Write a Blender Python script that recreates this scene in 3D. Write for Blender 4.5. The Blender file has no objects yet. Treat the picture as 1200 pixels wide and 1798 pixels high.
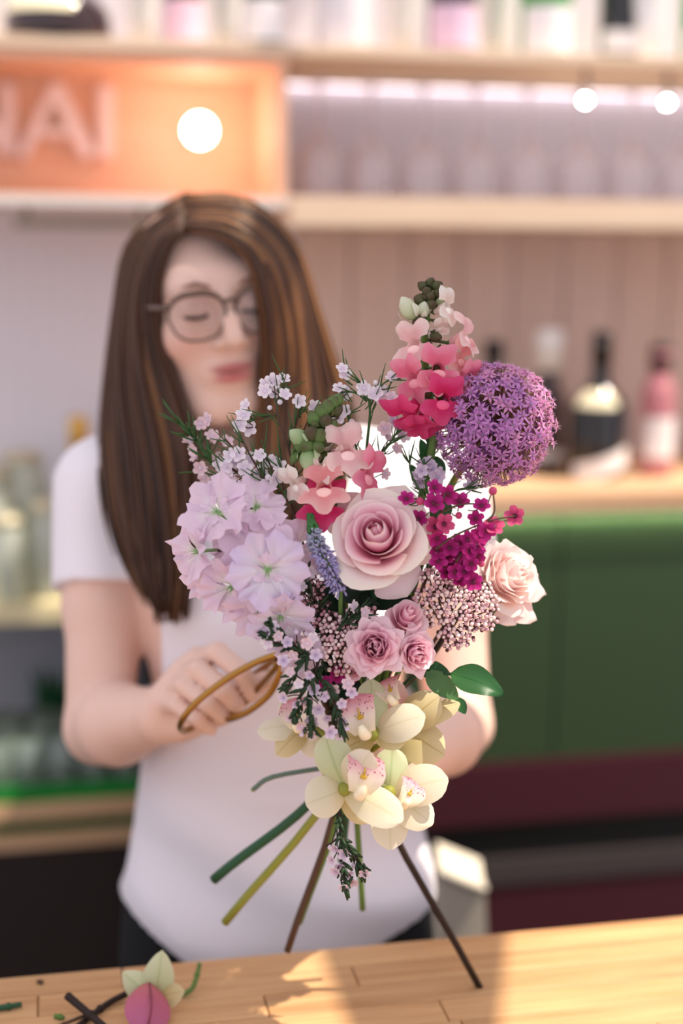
import bpy, math, random
import numpy as np
from mathutils import Vector, Matrix, noise

random.seed(7)
SC = bpy.context.scene
COL = SC.collection

# ---------------------------------------------------------------- camera
FOC = 50.0
FPX = FOC / 36.0 * 1798.0
CAM = Vector((0.0, 0.0, 1.62))
_a, _b, _c = math.radians(11.5), math.radians(11.0), math.radians(0.5)
FWD = Vector((math.sin(_a) * math.cos(_b), math.cos(_a) * math.cos(_b), -math.sin(_b)))
_r = Vector((math.cos(_a), -math.sin(_a), 0))
_u = _r.cross(FWD)
RGT = _r * math.cos(_c) + _u * math.sin(_c)
UPV = _u * math.cos(_c) - _r * math.sin(_c)
cam_data = bpy.data.cameras.new('camera')
cam = bpy.data.objects.new('camera', cam_data)
COL.objects.link(cam)
SC.camera = cam
cam_data.sensor_fit = 'VERTICAL'
cam_data.sensor_height = 36.0
cam_data.sensor_width = 24.0
cam_data.lens = FOC
cam_data.clip_start = 0.02
cam_data.dof.use_dof = True
cam_data.dof.focus_distance = 1.13
cam_data.dof.aperture_fstop = 1.7
_m = Matrix((RGT, UPV, -FWD)).transposed().to_4x4()
_m.translation = CAM
cam.matrix_world = _m

# ---------------------------------------------------------------- world, sun, exposure
world = bpy.data.worlds.new('world')
SC.world = world
world.use_nodes = True
bg = world.node_tree.nodes['Background']
bg.inputs[0].default_value = (0.95, 0.92, 1.0, 1)
bg.inputs[1].default_value = 1.08
sun_d = bpy.data.lights.new('sun', 'SUN')
sun_d.energy = 6.2
sun_d.angle = math.radians(0.55)
sun_d.color = (1.0, 0.90, 0.74)
sun = bpy.data.objects.new('sun', sun_d)
COL.objects.link(sun)
TO_SUN = Vector((0.42, -0.16, 0.85)).normalized()
sun.rotation_euler = TO_SUN.to_track_quat('Z', 'Y').to_euler()
SC.view_settings.view_transform = 'Standard'
SC.view_settings.look = 'None'
SC.view_settings.gamma = 1.0
SC.view_settings.exposure = 0.0
SC.view_settings.use_curve_mapping = False

# ---------------------------------------------------------------- helpers
def C(px, py, d):
    """point seen at pixel (px, py) at distance d along the viewing axis"""
    return CAM + (FWD + RGT * ((px - 600) / FPX) + UPV * ((899 - py) / FPX)) * d

def ray(px, py):
    return FWD + RGT * ((px - 600) / FPX) + UPV * ((899 - py) / FPX)

def atY(px, py, y):
    q = ray(px, py)
    return CAM + q * ((y - CAM.y) / q.y)

def atZ(px, py, z):
    q = ray(px, py)
    return CAM + q * ((z - CAM.z) / q.z)

def camdir(a, b, c):
    """direction from (right, up, toward the lens)"""
    return (RGT * a + UPV * b - FWD * c).normalized()

def lin(c):
    out = []
    for v in c[:3]:
        v = v / 255.0
        out.append(v / 12.92 if v <= 0.04045 else ((v + 0.055) / 1.055) ** 2.4)
    return (out[0], out[1], out[2], 1.0)

class MB:
    """collects vertices and faces for ONE mesh object"""
    def __init__(self):
        self.v, self.f, self.uv = [], [], []
    def add(self, verts, faces, uvs=None):
        n = len(self.v)
        self.v.extend([tuple(p) for p in verts])
        self.uv.extend(uvs if uvs is not None else [(0.5, 0.5)] * len(verts))
        self.f.extend([tuple(i + n for i in fc) for fc in faces])
        return self
    def grid(self, fn, nu, nv, ru=(-1, 1), rv=(0, 1), uvfn=None):
        vs, uvs = [], []
        for j in range(nv + 1):
            for i in range(nu + 1):
                u = ru[0] + (ru[1] - ru[0]) * i / nu
                v = rv[0] + (rv[1] - rv[0]) * j / nv
                vs.append(fn(u, v))
                uvs.append(uvfn(u, v) if uvfn else ((u - ru[0]) / (ru[1] - ru[0]), v))
        fs = []
        for j in range(nv):
            for i in range(nu):
                k = j * (nu + 1) + i
                fs.append((k, k + 1, k + nu + 2, k + nu + 1))
        return self.add(vs, fs, uvs)
    def box(self, x0, x1, y0, y1, z0, z1):
        v = [(x, y, z) for z in (z0, z1) for y in (y0, y1) for x in (x0, x1)]
        return self.add(v, [(0, 2, 3, 1), (4, 5, 7, 6), (0, 1, 5, 4), (2, 6, 7, 3), (0, 4, 6, 2), (1, 3, 7, 5)])
    def tube(self, pts, rad, n=8, cap=True, uvv=None, closed=False):
        pts = [Vector(p) for p in pts]
        m = len(pts)
        if not hasattr(rad, '__len__'):
            rad = [rad] * m
        vs, uvs, fs = [], [], []
        prev = None
        for i, p in enumerate(pts):
            if closed:
                t = pts[(i + 1) % m] - pts[i - 1]
            else:
                t = pts[min(i + 1, m - 1)] - pts[max(i - 1, 0)]
            if t.length < 1e-9:
                t = Vector((0, 0, 1))
            t.normalize()
            if prev is None:
                a = Vector((0, 0, 1)) if abs(t.z) < 0.9 else Vector((1, 0, 0))
                x = t.cross(a).normalized()
            else:
                x = (prev - t * prev.dot(t))
                x = x.normalized() if x.length > 1e-6 else t.orthogonal().normalized()
            prev = x
            y = t.cross(x)
            for k in range(n):
                g = 2 * math.pi * k / n
                vs.append(p + (x * math.cos(g) + y * math.sin(g)) * rad[i])
                uvs.append((uvv if uvv is not None else k / n, i / max(1, m - 1)))
        for i in range(m if closed else m - 1):
            for k in range(n):
                a0 = i * n + k; a1 = i * n + (k + 1) % n
                b0 = ((i + 1) % m) * n + k; b1 = ((i + 1) % m) * n + (k + 1) % n
                fs.append((a0, a1, b1, b0))
        if cap and not closed:
            fs.append(tuple(range(n - 1, -1, -1)))
            fs.append(tuple((m - 1) * n + k for k in range(n)))
        return self.add(vs, fs, uvs)
    def lathe(self, prof, n=24, loc=(0, 0, 0), cap=True, a0=0.0, a1=2 * math.pi):
        full = abs(a1 - a0 - 2 * math.pi) < 1e-6
        m = n if full else n + 1
        vs, uvs, fs = [], [], []
        for i, (r, z) in enumerate(prof):
            for k in range(m):
                g = a0 + (a1 - a0) * k / n
                vs.append((loc[0] + r * math.cos(g), loc[1] + r * math.sin(g), loc[2] + z))
                uvs.append((k / n, i / max(1, len(prof) - 1)))
        for i in range(len(prof) - 1):
            for k in range(n):
                k2 = (k + 1) % m
                fs.append((i * m + k, i * m + k2, (i + 1) * m + k2, (i + 1) * m + k))
        if cap and full:
            fs.append(tuple(range(m - 1, -1, -1)))
            fs.append(tuple((len(prof) - 1) * m + k for k in range(m)))
        return self.add(vs, fs, uvs)
    def ball(self, c, r, nu=8, nv=6, sq=(1, 1, 1), M=None, uv=None):
        vs, fs, uvs = [], [], []
        c = Vector(c)
        for j in range(nv + 1):
            th = math.pi * j / nv
            for i in range(nu):
                ph = 2 * math.pi * i / nu
                p = Vector((r * sq[0] * math.sin(th) * math.cos(ph), r * sq[1] * math.sin(th) * math.sin(ph), r * sq[2] * math.cos(th)))
                if M is not None:
                    p = M @ p
                vs.append(c + p)
                uvs.append(uv if uv else (i / nu, 1 - j / nv))
        for j in range(nv):
            for i in range(nu):
                a = j * nu + i; b = j * nu + (i + 1) % nu
                if j == 0:
                    fs.append((a, a + nu, b + nu))
                elif j == nv - 1:
                    fs.append((a, a + nu, b))
                else:
                    fs.append((a, a + nu, b + nu, b))
        return self.add(vs, fs, uvs)
    def mesh(self, name, mats, smooth=True):
        me = bpy.data.meshes.new(name)
        me.from_pydata(self.v, [], self.f)
        ul = me.uv_layers.new(name='UVMap')
        li = np.empty(len(me.loops), dtype=np.int32)
        me.loops.foreach_get('vertex_index', li)
        ul.data.foreach_set('uv', np.array(self.uv, dtype=np.float32)[li].ravel())
        if smooth:
            me.polygons.foreach_set('use_smooth', [True] * len(me.polygons))
        for m in (mats if isinstance(mats, (list, tuple)) else [mats]):
            me.materials.append(m)
        return me

def put(name, data, parent=None, M=None, label=None, kind=None):
    o = bpy.data.objects.new(name, data)
    COL.objects.link(o)
    if parent is not None:
        o.parent = parent
    if M is not None:
        o.matrix_basis = M
    if label:
        o['label'] = label
    if kind:
        o['kind'] = kind
    return o

WM = {}
def thing(name, label, cat, M=None, group=None):
    """an Empty at the thing's base that parents its parts"""
    o = bpy.data.objects.new(name, None)
    COL.objects.link(o)
    o.empty_display_size = 0.02
    if M is None:
        M = Matrix.Identity(4)
    elif not isinstance(M, Matrix):
        M = Matrix.Translation(Vector(M))
    o.matrix_basis = M
    WM[o.name] = M.inverted()
    o['label'] = label
    o['category'] = cat
    if group:
        o['group'] = group
    return o

def part(name, mb, mat, parent, label=None, smooth=True, world=False, kind=None):
    """one mesh part; world=True when its vertices were laid out in world space"""
    if world:
        inv = WM[parent.name]
        mb.v = [tuple(inv @ Vector(p)) for p in mb.v]
    return put(name, mb.mesh(name, mat, smooth), parent, None, label, kind)

def structure(name, mb, mat, parent=None, smooth=False):
    o = put(name, mb.mesh(name, mat, smooth), parent)
    if parent is None:
        o['kind'] = 'structure'
    return o

def frame(loc, axis, roll=0.0, scale=1.0):
    """matrix whose Z points along axis"""
    z = Vector(axis).normalized()
    x = UPV.cross(z)
    if x.length < 1e-3:
        x = RGT.copy()
    x.normalize()
    y = z.cross(x)
    R = Matrix((x, y, z)).transposed().to_4x4() @ Matrix.Rotation(roll, 4, 'Z')
    return Matrix.Translation(Vector(loc)) @ R @ Matrix.Scale(scale, 4)

def spline(pts, n):
    pts = [Vector(p) for p in pts]
    if len(pts) == 2:
        return [pts[0].lerp(pts[1], i / n) for i in range(n + 1)]
    P = [pts[0] * 2 - pts[1]] + pts + [pts[-1] * 2 - pts[-2]]
    out = []
    seg = len(pts) - 1
    for i in range(n + 1):
        t = i / n * seg
        k = min(int(t), seg - 1)
        t -= k
        a, b, c, d = P[k:k + 4]
        out.append(0.5 * ((2 * b) + (c - a) * t + (2 * a - 5 * b + 4 * c - d) * t * t + (3 * b - a - 3 * c + d) * t ** 3))
    return out

# ---------------------------------------------------------------- materials
def mat(name, col, rough=0.6, spec=0.3, metal=0.0, trans=0.0, coat=0.0, emit=None, es=0.0, ior=1.45, sheen=0.0):
    m = bpy.data.materials.new(name)
    m.use_nodes = True
    p = m.node_tree.nodes['Principled BSDF']
    p.inputs['Base Color'].default_value = lin(col)
    p.inputs['Roughness'].default_value = rough
    p.inputs['Specular IOR Level'].default_value = spec
    p.inputs['Metallic'].default_value = metal
    p.inputs['Transmission Weight'].default_value = trans
    p.inputs['Coat Weight'].default_value = coat
    p.inputs['IOR'].default_value = ior
    p.inputs['Sheen Weight'].default_value = sheen
    if emit:
        p.inputs['Emission Color'].default_value = lin(emit)
        p.inputs['Emission Strength'].default_value = es
    return m

def nodes(m):
    nt = m.node_tree
    return nt, nt.nodes, nt.links, nt.nodes['Principled BSDF']

def ramp(N, stops):
    r = N.new('ShaderNodeValToRGB')
    e = r.color_ramp.elements
    e[0].position, e[0].color = stops[0][0], lin(stops[0][1])
    e[1].position, e[1].color = stops[-1][0], lin(stops[-1][1])
    for s in stops[1:-1]:
        x = e.new(s[0]); x.color = lin(s[1])
    return r

def wood(name, c0, c1, scale=(1.2, 30, 30), rough=0.5, rnd=0.0, spec=0.3):
    m = mat(name, c0, rough, spec)
    nt, N, L, p = nodes(m)
    tc = N.new('ShaderNodeTexCoord'); mp = N.new('ShaderNodeMapping')
    mp.inputs['Scale'].default_value = scale
    oi = N.new('ShaderNodeObjectInfo')
    sh = N.new('ShaderNodeVectorMath'); sh.operation = 'MULTIPLY_ADD'
    cm = N.new('ShaderNodeCombineXYZ')
    L.new(oi.outputs['Random'], cm.inputs[0]); L.new(oi.outputs['Random'], cm.inputs[1])
    sh.inputs[1].default_value = (7, 5, 3)
    L.new(cm.outputs[0], sh.inputs[0]); L.new(tc.outputs['Object'], sh.inputs[2])
    L.new(sh.outputs[0], mp.inputs['Vector'])
    n = N.new('ShaderNodeTexNoise'); n.inputs['Scale'].default_value = 2.5; n.inputs['Detail'].default_value = 5
    L.new(mp.outputs[0], n.inputs['Vector'])
    r = ramp(N, [(0.3, c0), (0.7, c1)])
    L.new(n.outputs['Fac'], r.inputs[0])
    out = r.outputs[0]
    if rnd:
        hs = N.new('ShaderNodeHueSaturation')
        mr = N.new('ShaderNodeMapRange')
        mr.inputs['To Min'].default_value = 1 - rnd; mr.inputs['To Max'].default_value = 1 + rnd
        L.new(oi.outputs['Random'], mr.inputs['Value'])
        L.new(mr.outputs[0], hs.inputs['Value']); L.new(out, hs.inputs['Color'])
        out = hs.outputs[0]
    L.new(out, p.inputs['Base Color'])
    bp = N.new('ShaderNodeBump'); bp.inputs['Strength'].default_value = 0.06
    L.new(n.outputs['Fac'], bp.inputs['Height']); L.new(bp.outputs[0], p.inputs['Normal'])
    return m

def petal_mat(name, stops, trans=0.35, rough=0.55, u_stops=None, noise_amt=0.0, nscale=20, sheen=0.0):
    """petal: colour along its length (UV v), light passes through thin tissue"""
    m = mat(name, stops[0][1], rough, 0.25, sheen=sheen)
    nt, N, L, p = nodes(m)
    uv = N.new('ShaderNodeUVMap'); sp = N.new('ShaderNodeSeparateXYZ')
    L.new(uv.outputs[0], sp.inputs[0])
    src = sp.outputs['Y']
    if noise_amt:
        n = N.new('ShaderNodeTexNoise'); n.inputs['Scale'].default_value = nscale
        tc = N.new('ShaderNodeTexCoord'); L.new(tc.outputs['Object'], n.inputs['Vector'])
        ma = N.new('ShaderNodeMath'); ma.operation = 'MULTIPLY_ADD'
        sb = N.new('ShaderNodeMath'); sb.operation = 'SUBTRACT'; sb.inputs[1].default_value = 0.5
        L.new(n.outputs['Fac'], sb.inputs[0]); L.new(sb.outputs[0], ma.inputs[0])
        ma.inputs[1].default_value = noise_amt; L.new(src, ma.inputs[2]); src = ma.outputs[0]
    r = ramp(N, stops); L.new(src, r.inputs[0])
    out = r.outputs[0]
    if u_stops:
        r2 = ramp(N, u_stops); L.new(sp.outputs['X'], r2.inputs[0])
        mx = N.new('ShaderNodeMixRGB'); mx.blend_type = 'MULTIPLY'; mx.inputs[0].default_value = 1
        L.new(out, mx.inputs[1]); L.new(r2.outputs[0], mx.inputs[2]); out = mx.outputs[0]
    L.new(out, p.inputs['Base Color'])
    tr = N.new('ShaderNodeBsdfTranslucent'); L.new(out, tr.inputs[0])
    ms = N.new('ShaderNodeMixShader'); ms.inputs[0].default_value = trans
    L.new(p.outputs[0], ms.inputs[1]); L.new(tr.outputs[0], ms.inputs[2])
    L.new(ms.outputs[0], N['Material Output'].inputs[0])
    return m

def thin_glass(name, col=(240, 245, 245), refl=0.12, op=0.0, rough=0.03):
    m = bpy.data.materials.new(name); m.use_nodes = True
    N, L = m.node_tree.nodes, m.node_tree.links
    N.remove(N['Principled BSDF'])
    t = N.new('ShaderNodeBsdfTransparent'); t.inputs[0].default_value = lin(col)
    g = N.new('ShaderNodeBsdfGlossy'); g.inputs['Roughness'].default_value = rough
    lw = N.new('ShaderNodeLayerWeight'); lw.inputs[0].default_value = 0.25
    ad = N.new('ShaderNodeMath'); ad.operation = 'MULTIPLY_ADD'; ad.inputs[1].default_value = 0.6; ad.inputs[2].default_value = refl
    L.new(lw.outputs['Fresnel'], ad.inputs[0])
    ms = N.new('ShaderNodeMixShader'); L.new(ad.outputs[0], ms.inputs[0])
    L.new(t.outputs[0], ms.inputs[1]); L.new(g.outputs[0], ms.inputs[2])
    last = ms
    if op:
        d = N.new('ShaderNodeBsdfDiffuse'); d.inputs[0].default_value = lin(col)
        m2 = N.new('ShaderNodeMixShader'); m2.inputs[0].default_value = op
        L.new(ms.outputs[0], m2.inputs[1]); L.new(d.outputs[0], m2.inputs[2]); last = m2
    L.new(last.outputs[0], N['Material Output'].inputs[0])
    return m
# ================================================================ SETTING
WALL_Y = 2.74
FRONT_Y = 2.42
def zrow(px, py, y):
    return atY(px, py, y).z
M_WALL = mat('wall_paint', (226, 222, 232), 0.55)
nt, N, L, p = nodes(M_WALL)
tc = N.new('ShaderNodeTexCoord'); wv = N.new('ShaderNodeTexWave')
wv.inputs['Scale'].default_value = 9; wv.inputs['Distortion'].default_value = 0.4
L.new(tc.outputs['Object'], wv.inputs['Vector'])
r_ = ramp(N, [(0.0, (218, 213, 224)), (1.0, (230, 227, 236))]); L.new(wv.outputs[0], r_.inputs[0]); L.new(r_.outputs[0], p.inputs['Base Color'])
M_PANEL = wood('wall_panel_wood', (192, 172, 163), (204, 186, 178), (30, 30, 1.4), 0.55)
M_OAK = wood('pale_oak', (226, 196, 166), (240, 216, 190), (1.5, 25, 25), 0.45)
M_OAK2 = wood('warm_oak', (212, 166, 126), (230, 190, 152), (1.5, 25, 25), 0.45)
M_BOX = wood('sign_box_wood', (238, 186, 152), (243, 198, 168), (1.5, 20, 20), 0.5)
M_FLOOR = mat('floor_dark', (46, 38, 36), 0.7)
M_DARK = mat('cabinet_dark', (56, 47, 45), 0.5)
M_BLACK = mat('cabinet_black', (42, 40, 38), 0.45)

structure('floor', MB().box(-3, 4, -1.0, WALL_Y + 0.1, -0.06, 0.0), M_FLOOR)
structure('wall_right', MB().box(4.0, 4.12, -1.0, WALL_Y + 0.12, 0.0, 2.4), M_WALL)
structure('wall_back', MB().box(-3, 4, WALL_Y, WALL_Y + 0.12, 0.0, 3.9), M_WALL)
M_BLOCKER = wood('blocker_wood', (150, 120, 92), (170, 140, 108), (20, 1.2, 20), 0.6)
# unseen boards added high on the right to shade the left of the bar
_b = [(1.30, .50, 3.03), (1.30, .984, 2.71), (1.30, .984, 3.42), (1.30, .89, 3.42), (1.30, .83, 3.12), (1.30, .50, 3.12)]
structure('sun_blocker_2', MB().add(_b + [(1.32, y, z) for x, y, z in _b], [tuple(range(6)), tuple(range(11, 5, -1))] + [(i, i + 6, (i + 1) % 6 + 6, (i + 1) % 6) for i in range(6)]), M_BLOCKER)
structure('sun_blocker_4', MB().box(1.30, 1.32, -0.9, 0.984, 3.4205, 4.1), M_BLOCKER)
structure('sun_blocker_5', MB().box(1.30, 1.32, 0.985, WALL_Y - 0.001, 3.74, 3.86), M_BLOCKER)
structure('blocker_brace', MB().box(1.321, 1.36, 0.93, 0.99, 2.72, 4.1), M_BLOCKER)
structure('blocker_post', MB().box(1.29, 1.39, -1.0, -0.901, 0.001, 3.9), M_BLOCKER)

# long top shelf with the bottles (one board across)
zt0 = zrow(620, 103, FRONT_Y); zt1 = zrow(620, 81, FRONT_Y)
XL = -1.3; XR = 2.2
t = thing('bottle_shelf', 'long pale wooden shelf board carrying the upper row of bottles', 'shelf', (0.4, WALL_Y, zt0))
part('board', MB().box(XL, XR, FRONT_Y, WALL_Y, zt0, zt1), M_OAK, t, smooth=False, world=True)
part('edge_strip', MB().box(XL, XR, FRONT_Y - 0.006, FRONT_Y - 0.0005, zt0 + 0.003, zt1 - 0.002), M_OAK, t, smooth=False, world=True)

# second shelf, right of the sign box
xb = atY(505, 250, FRONT_Y).x
zs0 = zrow(620, 398, FRONT_Y); zs1 = zrow(620, 347, FRONT_Y)
t = thing('wall_shelf', 'thick cream wooden shelf beneath the hanging glasses, right of the sign box', 'shelf', (1.2, WALL_Y, zs0))
part('board', MB().box(xb + 0.004, XR, FRONT_Y, WALL_Y, zs0, zs1), M_OAK, t, smooth=False, world=True)
part('edge_strip', MB().box(xb + 0.004, XR, FRONT_Y - 0.006, FRONT_Y - 0.0005, zs0 + 0.003, zs1 - 0.003), M_OAK, t, smooth=False, world=True)

# wood panelling of the wall under the second shelf : vertical boards
zc_top = zrow(1000, 868, 2.26)
n_b = 16
x0p = atY(515, 600, WALL_Y).x; wp = (XR - x0p) / n_b
pan = structure('trim_1', MB().box(x0p, XR, WALL_Y - 0.008, WALL_Y - 0.001, zc_top - 0.2, zs0), M_PANEL)
for i in range(n_b):
    o = structure('board', MB().box(x0p + i * wp + 0.002, x0p + (i + 1) * wp - 0.002, WALL_Y - 0.02 - 0.002 * (i % 2), WALL_Y - 0.0085, zc_top - 0.19, zs0 - 0.002), M_PANEL, pan)

# sign box
zb0 = zrow(300, 358, FRONT_Y); zb1 = zt0
th = 0.014
t = thing('sign_box', 'open orange wooden sign box with pale letters, under the bottle shelf', 'sign', (0.0, WALL_Y, zb0))
bx0 = atY(-330, 250, FRONT_Y).x
part('back_panel', MB().box(bx0, xb, WALL_Y - 0.02, WALL_Y - 0.002, zb0, zb1 - 0.001), M_BOX, t, smooth=False, world=True)
part('top_board', MB().box(bx0, xb, FRONT_Y + 0.004, WALL_Y - 0.02, zb1 - th, zb1 - 0.001), M_BOX, t, smooth=False, world=True)
part('bottom_board', MB().box(bx0, xb, FRONT_Y + 0.004, WALL_Y - 0.02, zb0, zb0 + th), M_BOX, t, smooth=False, world=True)
part('side_board', MB().box(xb - th, xb, FRONT_Y + 0.004, WALL_Y - 0.02, zb0 + th, zb1 - th), M_BOX, t, smooth=False, world=True)
part('side_board', MB().box(bx0, bx0 + th, FRONT_Y + 0.004, WALL_Y - 0.02, zb0 + th, zb1 - th), M_BOX, t, smooth=False, world=True)
part('front_rail', MB().box(bx0, xb, FRONT_Y - 0.004, FRONT_Y + 0.0035, zb0 - 0.004, zb0 + 0.012), mat('pale_rail', (232, 222, 214), 0.5), t, 'whitish front rail', False, True)
# letters N A I cut from board, standing proud of the back panel
M_LET = mat('letter_pale', (246, 226, 222), 0.5)
ly = WALL_Y - 0.05
def bar2(mb, a, b, w, y0, y1):
    a = Vector((a[0], 0, a[1])); b = Vector((b[0], 0, b[1])); d = (b - a).normalized(); nrm = Vector((-d.z, 0, d.x)) * w / 2
    vs = [q + nrm * s + Vector((0, y, 0)) for y in (y0, y1) for q in (a, b) for s in (-1, 1)]
    mb.add(vs, [(0, 1, 3, 2), (4, 6, 7, 5), (0, 4, 5, 1), (2, 3, 7, 6), (0, 2, 6, 4), (1, 5, 7, 3)])
def LP(px, py):
    q = atY(px, py, ly); return (q.x, q.z)
lw = 0.024
mb = MB(); bar2(mb, LP(14, 146), LP(14, 272), lw, ly, ly + 0.03); bar2(mb, LP(-58, 150), LP(16, 268), lw, ly + 0.001, ly + 0.029); bar2(mb, LP(-58, 144), LP(-58, 268), lw, ly, ly + 0.03)
part('letter', mb, M_LET, t, smooth=False, world=True)
mb = MB(); bar2(mb, LP(100, 148), LP(38, 276), lw * 0.8, ly, ly + 0.03); bar2(mb, LP(96, 148), LP(158, 276), lw * 1.15, ly + 0.001, ly + 0.029); bar2(mb, LP(62, 232), LP(134, 232), lw * 0.6, ly + 0.002, ly + 0.028)
part('letter', mb, M_LET, t, smooth=False, world=True)
mb = MB(); bar2(mb, LP(187, 150), LP(187, 278), lw * 1.1, ly, ly + 0.03)
part('letter', mb, M_LET, t, smooth=False, world=True)
# globe lamp in the box
bp = atY(351, 229, 2.60)
t = thing('globe_lamp', 'glowing round white bulb at the right of the sign box', 'lamp', (bp.x, WALL_Y - 0.02, bp.z))
part('bulb', MB().ball(bp, 0.024, 20, 14), mat('bulb_glow', (255, 244, 226), 0.4, emit=(255, 240, 224), es=30), t, world=True)
part('socket', MB().tube([(bp.x, WALL_Y - 0.021, bp.z), (bp.x, bp.y + 0.02, bp.z)], [0.016, 0.012], 14), mat('socket_brass', (190, 150, 90), 0.35, metal=0.8), t, world=True)
# glass rail under the box
t = thing('hanging_rail', 'grey metal rail hanging below the sign box at left', 'rail', atY(60, 390, 2.52))
zr = zrow(140, 392, 2.52)
xr0, xr1 = atY(25, 390, 2.52).x, atY(262, 390, 2.52).x
M_RAIL = mat('rail_metal', (150, 138, 124), 0.4, metal=0.6)
part('bar', MB().box(xr0, xr1, 2.515, 2.53, zr - 0.009, zr + 0.009), M_RAIL, t, smooth=False, world=True)
for xx in (xr0 + 0.015, xr1 - 0.02):
    part('hanger', MB().box(xx, xx + 0.012, 2.517, 2.528, zr + 0.0095, zb0 - 0.0005), M_RAIL, t, smooth=False, world=True)

# back counter at right
CF = 2.26
cz1 = zrow(1000, 866, CF); cz0 = zrow(1000, 896, CF)
lx0, lx1 = -1.3, atY(262, 1300, 2.45).x
cx0 = lx1 + 0.03
t = thing('back_counter', 'dark green back bar cabinet with a pale wooden top, behind the person', 'counter', (1.1, 2.5, 0))
part('worktop', MB().box(cx0, XR, CF, WALL_Y - 0.03, cz0, cz1), M_OAK2, t, smooth=False, world=True)
part('body', MB().box(cx0, XR, CF + 0.045, WALL_Y - 0.03, 0.002, cz0 - 0.001), M_BLACK, t, smooth=False, world=True)
M_GREEN = mat('cabinet_green', (58, 76, 50), 0.5, 0.3)
zg0 = zrow(1000, 1335, CF); zm0 = zrow(1000, 1442, CF); zk0 = zrow(1000, 1508, CF); zd0 = zrow(1000, 1552, CF)
M_MAROON = mat('maroon_panel', (74, 34, 42), 0.5)
for i in range(3):
    xa = cx0 + i * (XR - cx0) / 3; xe = cx0 + (i + 1) * (XR - cx0) / 3
    part('door', MB().box(xa + 0.002, xe - 0.002, CF + 0.02, CF + 0.044, zg0, cz0 - 0.012), M_GREEN, t, smooth=False, world=True)
part('maroon_rail', MB().box(cx0, XR, CF + 0.012, CF + 0.044, zm0, zg0 - 0.003), M_MAROON, t, 'dark maroon band', False, True)
part('grey_rail', MB().box(cx0, XR, CF + 0.018, CF + 0.044, zd0, zk0), mat('grey_rail', (74, 66, 66), 0.5), t, 'dark grey band', False, True)
part('maroon_panel', MB().box(cx0, XR, CF + 0.022, CF + 0.044, max(0.05, zrow(1000, 1700, CF)), zd0 - 0.004), M_MAROON, t, 'maroon lower panel', False, True)

# left open shelving
lx0, lx1 = -1.3, atY(262, 1300, 2.45).x
zl1 = zrow(60, 1062, FRONT_Y); zl0 = zrow(60, 1094, FRONT_Y)
zm1 = zrow(100, 1408, FRONT_Y); zmm = zrow(100, 1438, FRONT_Y)
zn1 = zrow(100, 1463, FRONT_Y); zn0 = zrow(100, 1488, FRONT_Y)
t = thing('open_shelf_unit', 'open shelving with glassware at the left behind the person', 'shelf', (-0.3, 2.6, 0))
part('shelf_board', MB().box(lx0, lx1, FRONT_Y, WALL_Y - 0.02, zl0, zl1), mat('shelf_cream', (230, 214, 170), 0.5), t, 'cream shelf board', False, True)
part('shelf_board', MB().box(lx0, lx1, FRONT_Y, WALL_Y - 0.02, zmm, zm1), M_OAK2, t, smooth=False, world=True)
part('shelf_board', MB().box(lx0, lx1, FRONT_Y + 0.002, WALL_Y - 0.02, zn0, zn1), M_OAK2, t, smooth=False, world=True)
part('back_panel', MB().box(lx0, lx1, WALL_Y - 0.018, WALL_Y - 0.002, zmm, zl0), mat('blue_grey_panel', (168, 174, 188), 0.5), t, 'blue grey back panel', False, True)
part('side_panel', MB().box(lx1 + 0.001, lx1 + 0.02, FRONT_Y, WALL_Y - 0.02, 0.002, zl1), M_DARK, t, smooth=False, world=True)
part('base_cabinet', MB().box(lx0, lx1, FRONT_Y + 0.01, WALL_Y - 0.02, 0.002, zn0 - 0.002), M_DARK, t, 'dark brown base', False, True)
M_GSTRIP = mat('green_strip', (40, 150, 62), 0.35, trans=0.2)
part('green_strip', MB().box(lx0, lx1, FRONT_Y + 0.004, FRONT_Y + 0.012, zm1 + 0.0005, zrow(100, 1380, FRONT_Y)), M_GSTRIP, t, 'bright green edging', False, True)
part('green_strip', MB().box(lx0, lx1, FRONT_Y + 0.01, FRONT_Y + 0.018, zn1 + 0.0005, zmm - 0.0005), mat('green_strip_dark', (40, 92, 44), 0.4), t, 'dark green edging', False, True)

# ---------------------------------------------------------------- bottles and glassware
G_DGREEN = mat('glass_dark_green', (26, 62, 34), 0.08, 0.5, trans=0.25)
G_GREEN = mat('glass_bright_green', (50, 170, 50), 0.08, 0.5, trans=0.4)
G_BROWN = mat('glass_brown', (48, 24, 26), 0.08, 0.5, coat=0.5)
G_BLACK = mat('glass_black', (24, 21, 22), 0.10, 0.5, coat=0.5)
G_PINK = mat('pink_liquor', (226, 150, 158), 0.1, 0.5, trans=0.35)
G_CLEAR = thin_glass('clear_glass', (250, 246, 248), 0.05, 0.16)
G_GREY = thin_glass('greenish_glass', (196, 214, 200), 0.12, 0.22)
G_PALE = thin_glass('pale_jar_glass', (232, 236, 222), 0.14, 0.45)
L_PINK = mat('label_pink', (240, 200, 216), 0.6)
L_LILAC = mat('label_lilac', (226, 194, 216), 0.6)
L_WHITE = mat('label_white', (242, 238, 238), 0.6)
L_CREAM = mat('label_cream', (244, 232, 198), 0.6)
CAP_BLK = mat('cap_black', (24, 24, 26), 0.4)
CAP_WHT = mat('cap_silver', (232, 228, 224), 0.3)
CAP_GLD = mat('foil_gold', (214, 170, 90), 0.3, metal=0.6)
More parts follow.
